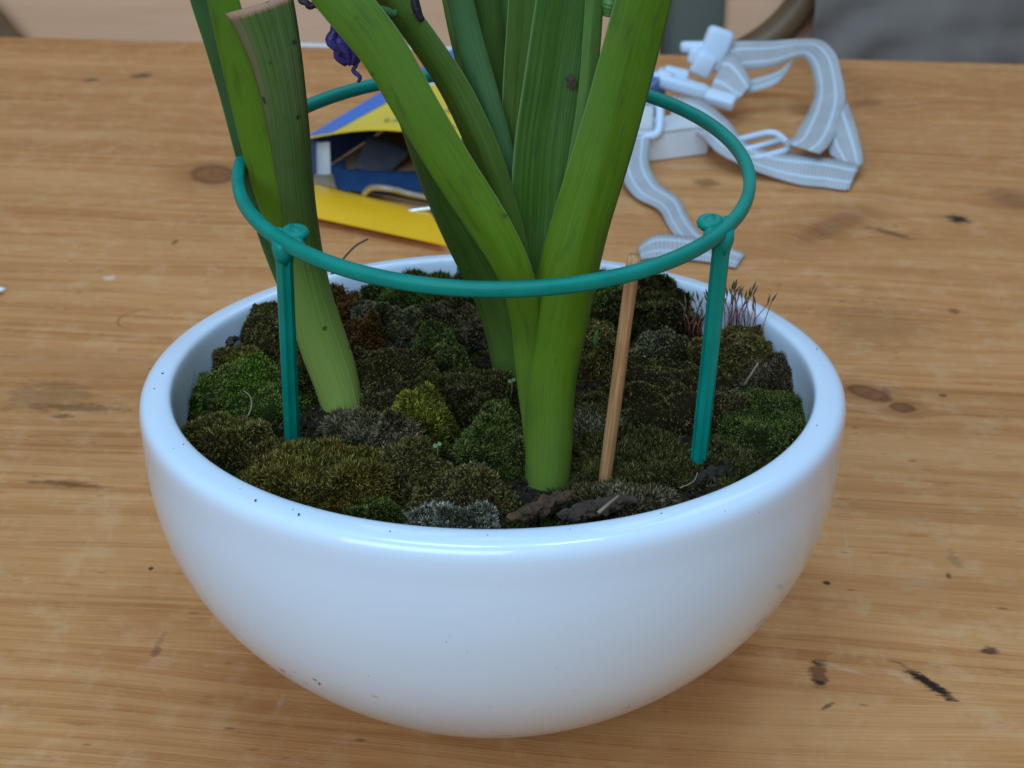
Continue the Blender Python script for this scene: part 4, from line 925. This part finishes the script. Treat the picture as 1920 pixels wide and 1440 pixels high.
ribbon("band", [(1362, 102, .735, 1330, 170, .700), (1380, 105, .725, 1348, 178, .69), (1402, 140, .70, 1372, 188, .675), (1408, 160, .69, 1385, 186, .675)], M['web'], ws, n=30)
ribbon("band", [(1385, 150, .705, 1392, 176, .690), (1420, 145, .705, 1428, 168, .695), (1460, 132, .715, 1462, 152, .70), (1484, 114, .73, 1486, 120, .73)], M['web'], ws, n=30)
def part_box(name, px, py, Y, size, rot, parent, mat, bev, label=None):
    bm = box_bm(size, bev, 3); me = bpy.data.meshes.new(name); bm.to_mesh(me); bm.free(); me.polygons.foreach_set("use_smooth", [True] * len(me.polygons)); me.materials.append(mat)
    o = bpy.data.objects.new(name, me); C.objects.link(o); o.parent = parent
    o.location = aty(px, py, Y) - Vector(parent.location); o.rotation_euler = [R(a) for a in rot]; return o
def frame_buckle(name, px, py, Y, w, h, rot, parent, r=0.002, bar=True):
    pts = []
    for k in range(32):
        a = 2 * math.pi * k / 32; c, s = math.cos(a), math.sin(a); e = 0.45
        pts.append(Vector((w / 2 * math.copysign(abs(c) ** e, c), h / 2 * math.copysign(abs(s) ** e, s), 0)))
    geo = [tube_geo(pts, r, 8, closed=True)]
    if bar: geo.append(tube_geo([Vector((0, -h / 2, 0)), Vector((0, h / 2, 0))], r * 0.9, 8))
    V_, F_ = join(geo); me = bpy.data.meshes.new(name); me.from_pydata([tuple(v) for v in V_], [], F_); me.polygons.foreach_set("use_smooth", [True] * len(me.polygons)); me.materials.append(M['wplastic'])
    o = bpy.data.objects.new(name, me); C.objects.link(o); o.parent = parent; o.location = aty(px, py, Y) - Vector(parent.location); o.rotation_euler = [R(a) for a in rot]; return o
part_box("buckle", 1340, 92, .740, (0.020, 0.012, 0.032), (0, 18, 0), ws, M['wplastic'], 0.004)
part_box("buckle_prong", 1308, 88, .742, (0.026, 0.010, 0.008), (0, 0, 0), ws, M['wplastic'], 0.003)
part_box("buckle_prong", 1318, 122, .735, (0.016, 0.009, 0.018), (0, 25, 0), ws, M['wplastic'], 0.003)
part_box("buckle_prong", 1300, 104, .738, (0.008, 0.010, 0.012), (0, 12, 0), ws, M['wplastic'], 0.003)
part_box("clip", 1275, 160, .695, (0.042, 0.014, 0.010), (0, 14, -8), ws, M['wplastic'], 0.003)
part_box("clip_tab", 1268, 138, .705, (0.018, 0.010, 0.008), (0, 12, -8), ws, M['wplastic'], 0.002)
part_box("clip_tab", 1246, 146, .700, (0.012, 0.016, 0.012), (0, 12, -8), ws, M['wplastic'], 0.003)
part_box("keeper", 1350, 186, .665, (0.022, 0.012, 0.008), (20, 10, -20), ws, M['wplastic'], 0.002)
frame_buckle("slide_buckle", 1424, 274, .575, 0.026, 0.036, (8, 12, -68), ws, 0.0024)
frame_buckle("ladder_buckle", 1200, 222, .590, 0.026, 0.026, (48, 0, -6), ws, 0.0030, False)
part_box("button", 1200, 222, .590, (0.018, 0.018, 0.005), (48, 0, -6), ws, simple("cream_plastic", (0.52, 0.54, 0.54), 0.45, 0.05, 50), 0.002)
# white carton behind the strap
wc = empty("white_carton", atz(1250, 290, 0)); tag(wc, "small white carton under the webbing strap beside the plant", "carton")
c0, c1 = atz(1150, 314, 0), atz(1326, 290, 0); dv = Vector((0.006, 0.035, 0))
bm = bmesh.new(); hw_ = 0.019
bv = [bm.verts.new(v) for v in (up(c0, .0005), up(c1, .0005), up(c1 + dv, .0005), up(c0 + dv, .0005), up(c0, hw_), up(c1, hw_), up(c1 + dv, hw_), up(c0 + dv, hw_))]
for f in ((0, 3, 2, 1), (0, 1, 5, 4), (1, 2, 6, 5), (2, 3, 7, 6), (3, 0, 4, 7)): bm.faces.new([bv[i] for i in f])
bmesh.ops.bevel(bm, geom=[e for e in bm.edges], offset=0.0006, segments=2, affect='EDGES'); bm_obj("carton_body", bm, M['card_w'], wc, smooth=False)
sheet("carton_lid", [[up(c0 + Vector((-.0006, -.0006, 0)), hw_ + .002), up(c1 + Vector((.0006, -.0006, 0)), hw_ + .002)], [up(c0 + dv, hw_ + .002), up(c1 + dv, hw_ + .002)]], 0.0014, M['card_w'], wc)

# ------------------------------------------------------------------ papers on the table
p0 = atz(10, 541, 0.004); pl = [[p0 + Vector((-.06, .035, -.002)), p0 + Vector((-.028, .022, -.001)), p0], [p0 + Vector((-.07, .0, -.0025)), p0 + Vector((-.035, -.006, -.0025)), p0 + Vector((-.006, -.0035, -.002))]]
pp = sheet("paper_slip", pl, 0.0003, M['paper'], None); tag(pp, "white paper slip with its corner lying on the bare table", "paper")
q0, q1 = atz(545, 86, .0012), atz(850, 94, .0012); q2, q3 = atz(545, 80, .0012), atz(850, 88, .0012)
pp = sheet("paper_strip", [[q0, q1], [q2, q3]], 0.0006, M['paper'], None); tag(pp, "narrow white paper strip at the far table edge by the plywood chair", "paper")

# ------------------------------------------------------------------ chairs and cloth beyond the table
def panel(name, x0, x1, Y, z0, z1, th, mat, parent=None, curve=0.0, n=20):
    a = aty(x0, 40, Y).x; b = aty(x1, 40, Y).x; g = []
    for i in range(9):
        z = z0 + (z1 - z0) * i / 8; g.append([Vector((a + (b - a) * j / n, Y + curve * (2 * j / n - 1) ** 2, z)) for j in range(n + 1)])
    return sheet(name, g, th, mat, parent)
def chair(name, x0, x1, Y, label, rails, hidden=True):
    r = empty(name, (aty((x0 + x1) / 2, 40, Y).x, Y, -0.75)); tag(r, label, "chair")
    panel("back_panel", x0, x1, Y, -0.22, 0.16, 0.012, M['ply'], r)
    a = aty(x0, 40, Y).x; b = aty(x1, 40, Y).x
    for x in (a + .03, b - .03):
        vs, fs = tube_geo([(x, Y + .022, -0.7498), (x, Y + .022, 0.12)], 0.016, 10); mesh_obj("leg", vs, fs, M['bentwood'], parent=r)
    for pts in rails:
        rows = [aty(x, y, Y - .02) for x, y in pts]; q = catmull(rows, 24); vs, fs = tube_geo([Vector(v) for v in q], 0.0155, 10); mesh_obj("bent_rail", vs, fs, M['bentwood'], parent=r)
    return r
chair("plywood_chair", -260, 1238, 1.06, "pale plywood chair back with a curved brown rail behind the yellow box", [[(-120, -160), (-70, -20), (-20, 42), (30, 95), (120, 140)]])
chair("plywood_chair", 1352, 1532, 1.10, "pale plywood chair back with a diagonal brown bentwood rail behind the strap", [[(1580, -180), (1535, -60), (1496, 15), (1446, 68), (1380, 110)]])
cabn = empty("painted_post", (aty(1295, 40, 1.09).x, 1.09, -0.75)); tag(cabn, "grey green painted post between the two plywood chair backs", "post")
a = aty(1232, 40, 1.09).x; b = aty(1356, 40, 1.09).x; bm = box_bm((b - a, 0.03, 0.95), 0.003, 2); o = bm_obj("post_board", bm, M['greenpaint'], None); o.parent = cabn; o.location = (0, 0.012, 0.475)
# grey cloth hanging over a chair
x0, x1 = aty(1530, 40, 1.02).x, aty(2150, 40, 1.02).x; g = []
for i in range(41):
    z = -0.5 + 0.68 * i / 40; row = []
    for j in range(61):
        x = x0 + (x1 - x0) * j / 60
        arc = math.hypot((x - (x0 + 0.17)) * 1.0, (z + 0.115) * 1.5)
        y = 1.035 + 0.010 * math.sin(arc * 95) * math.exp(-arc * 3) + 0.012 * noise.noise(Vector((x * 9, z * 16, 1))) + 0.006 * noise.noise(Vector((x * 30, z * 40, 4)))
        row.append(Vector((x, y, z)))
    g.append(row)
cl = sheet("grey_cloth", g, 0.004, M['cloth'], None); cl.data.polygons.foreach_set("use_smooth", [True] * len(cl.data.polygons)); tag(cl, "grey brown cloth hanging in soft folds beyond the table edge", "cloth")
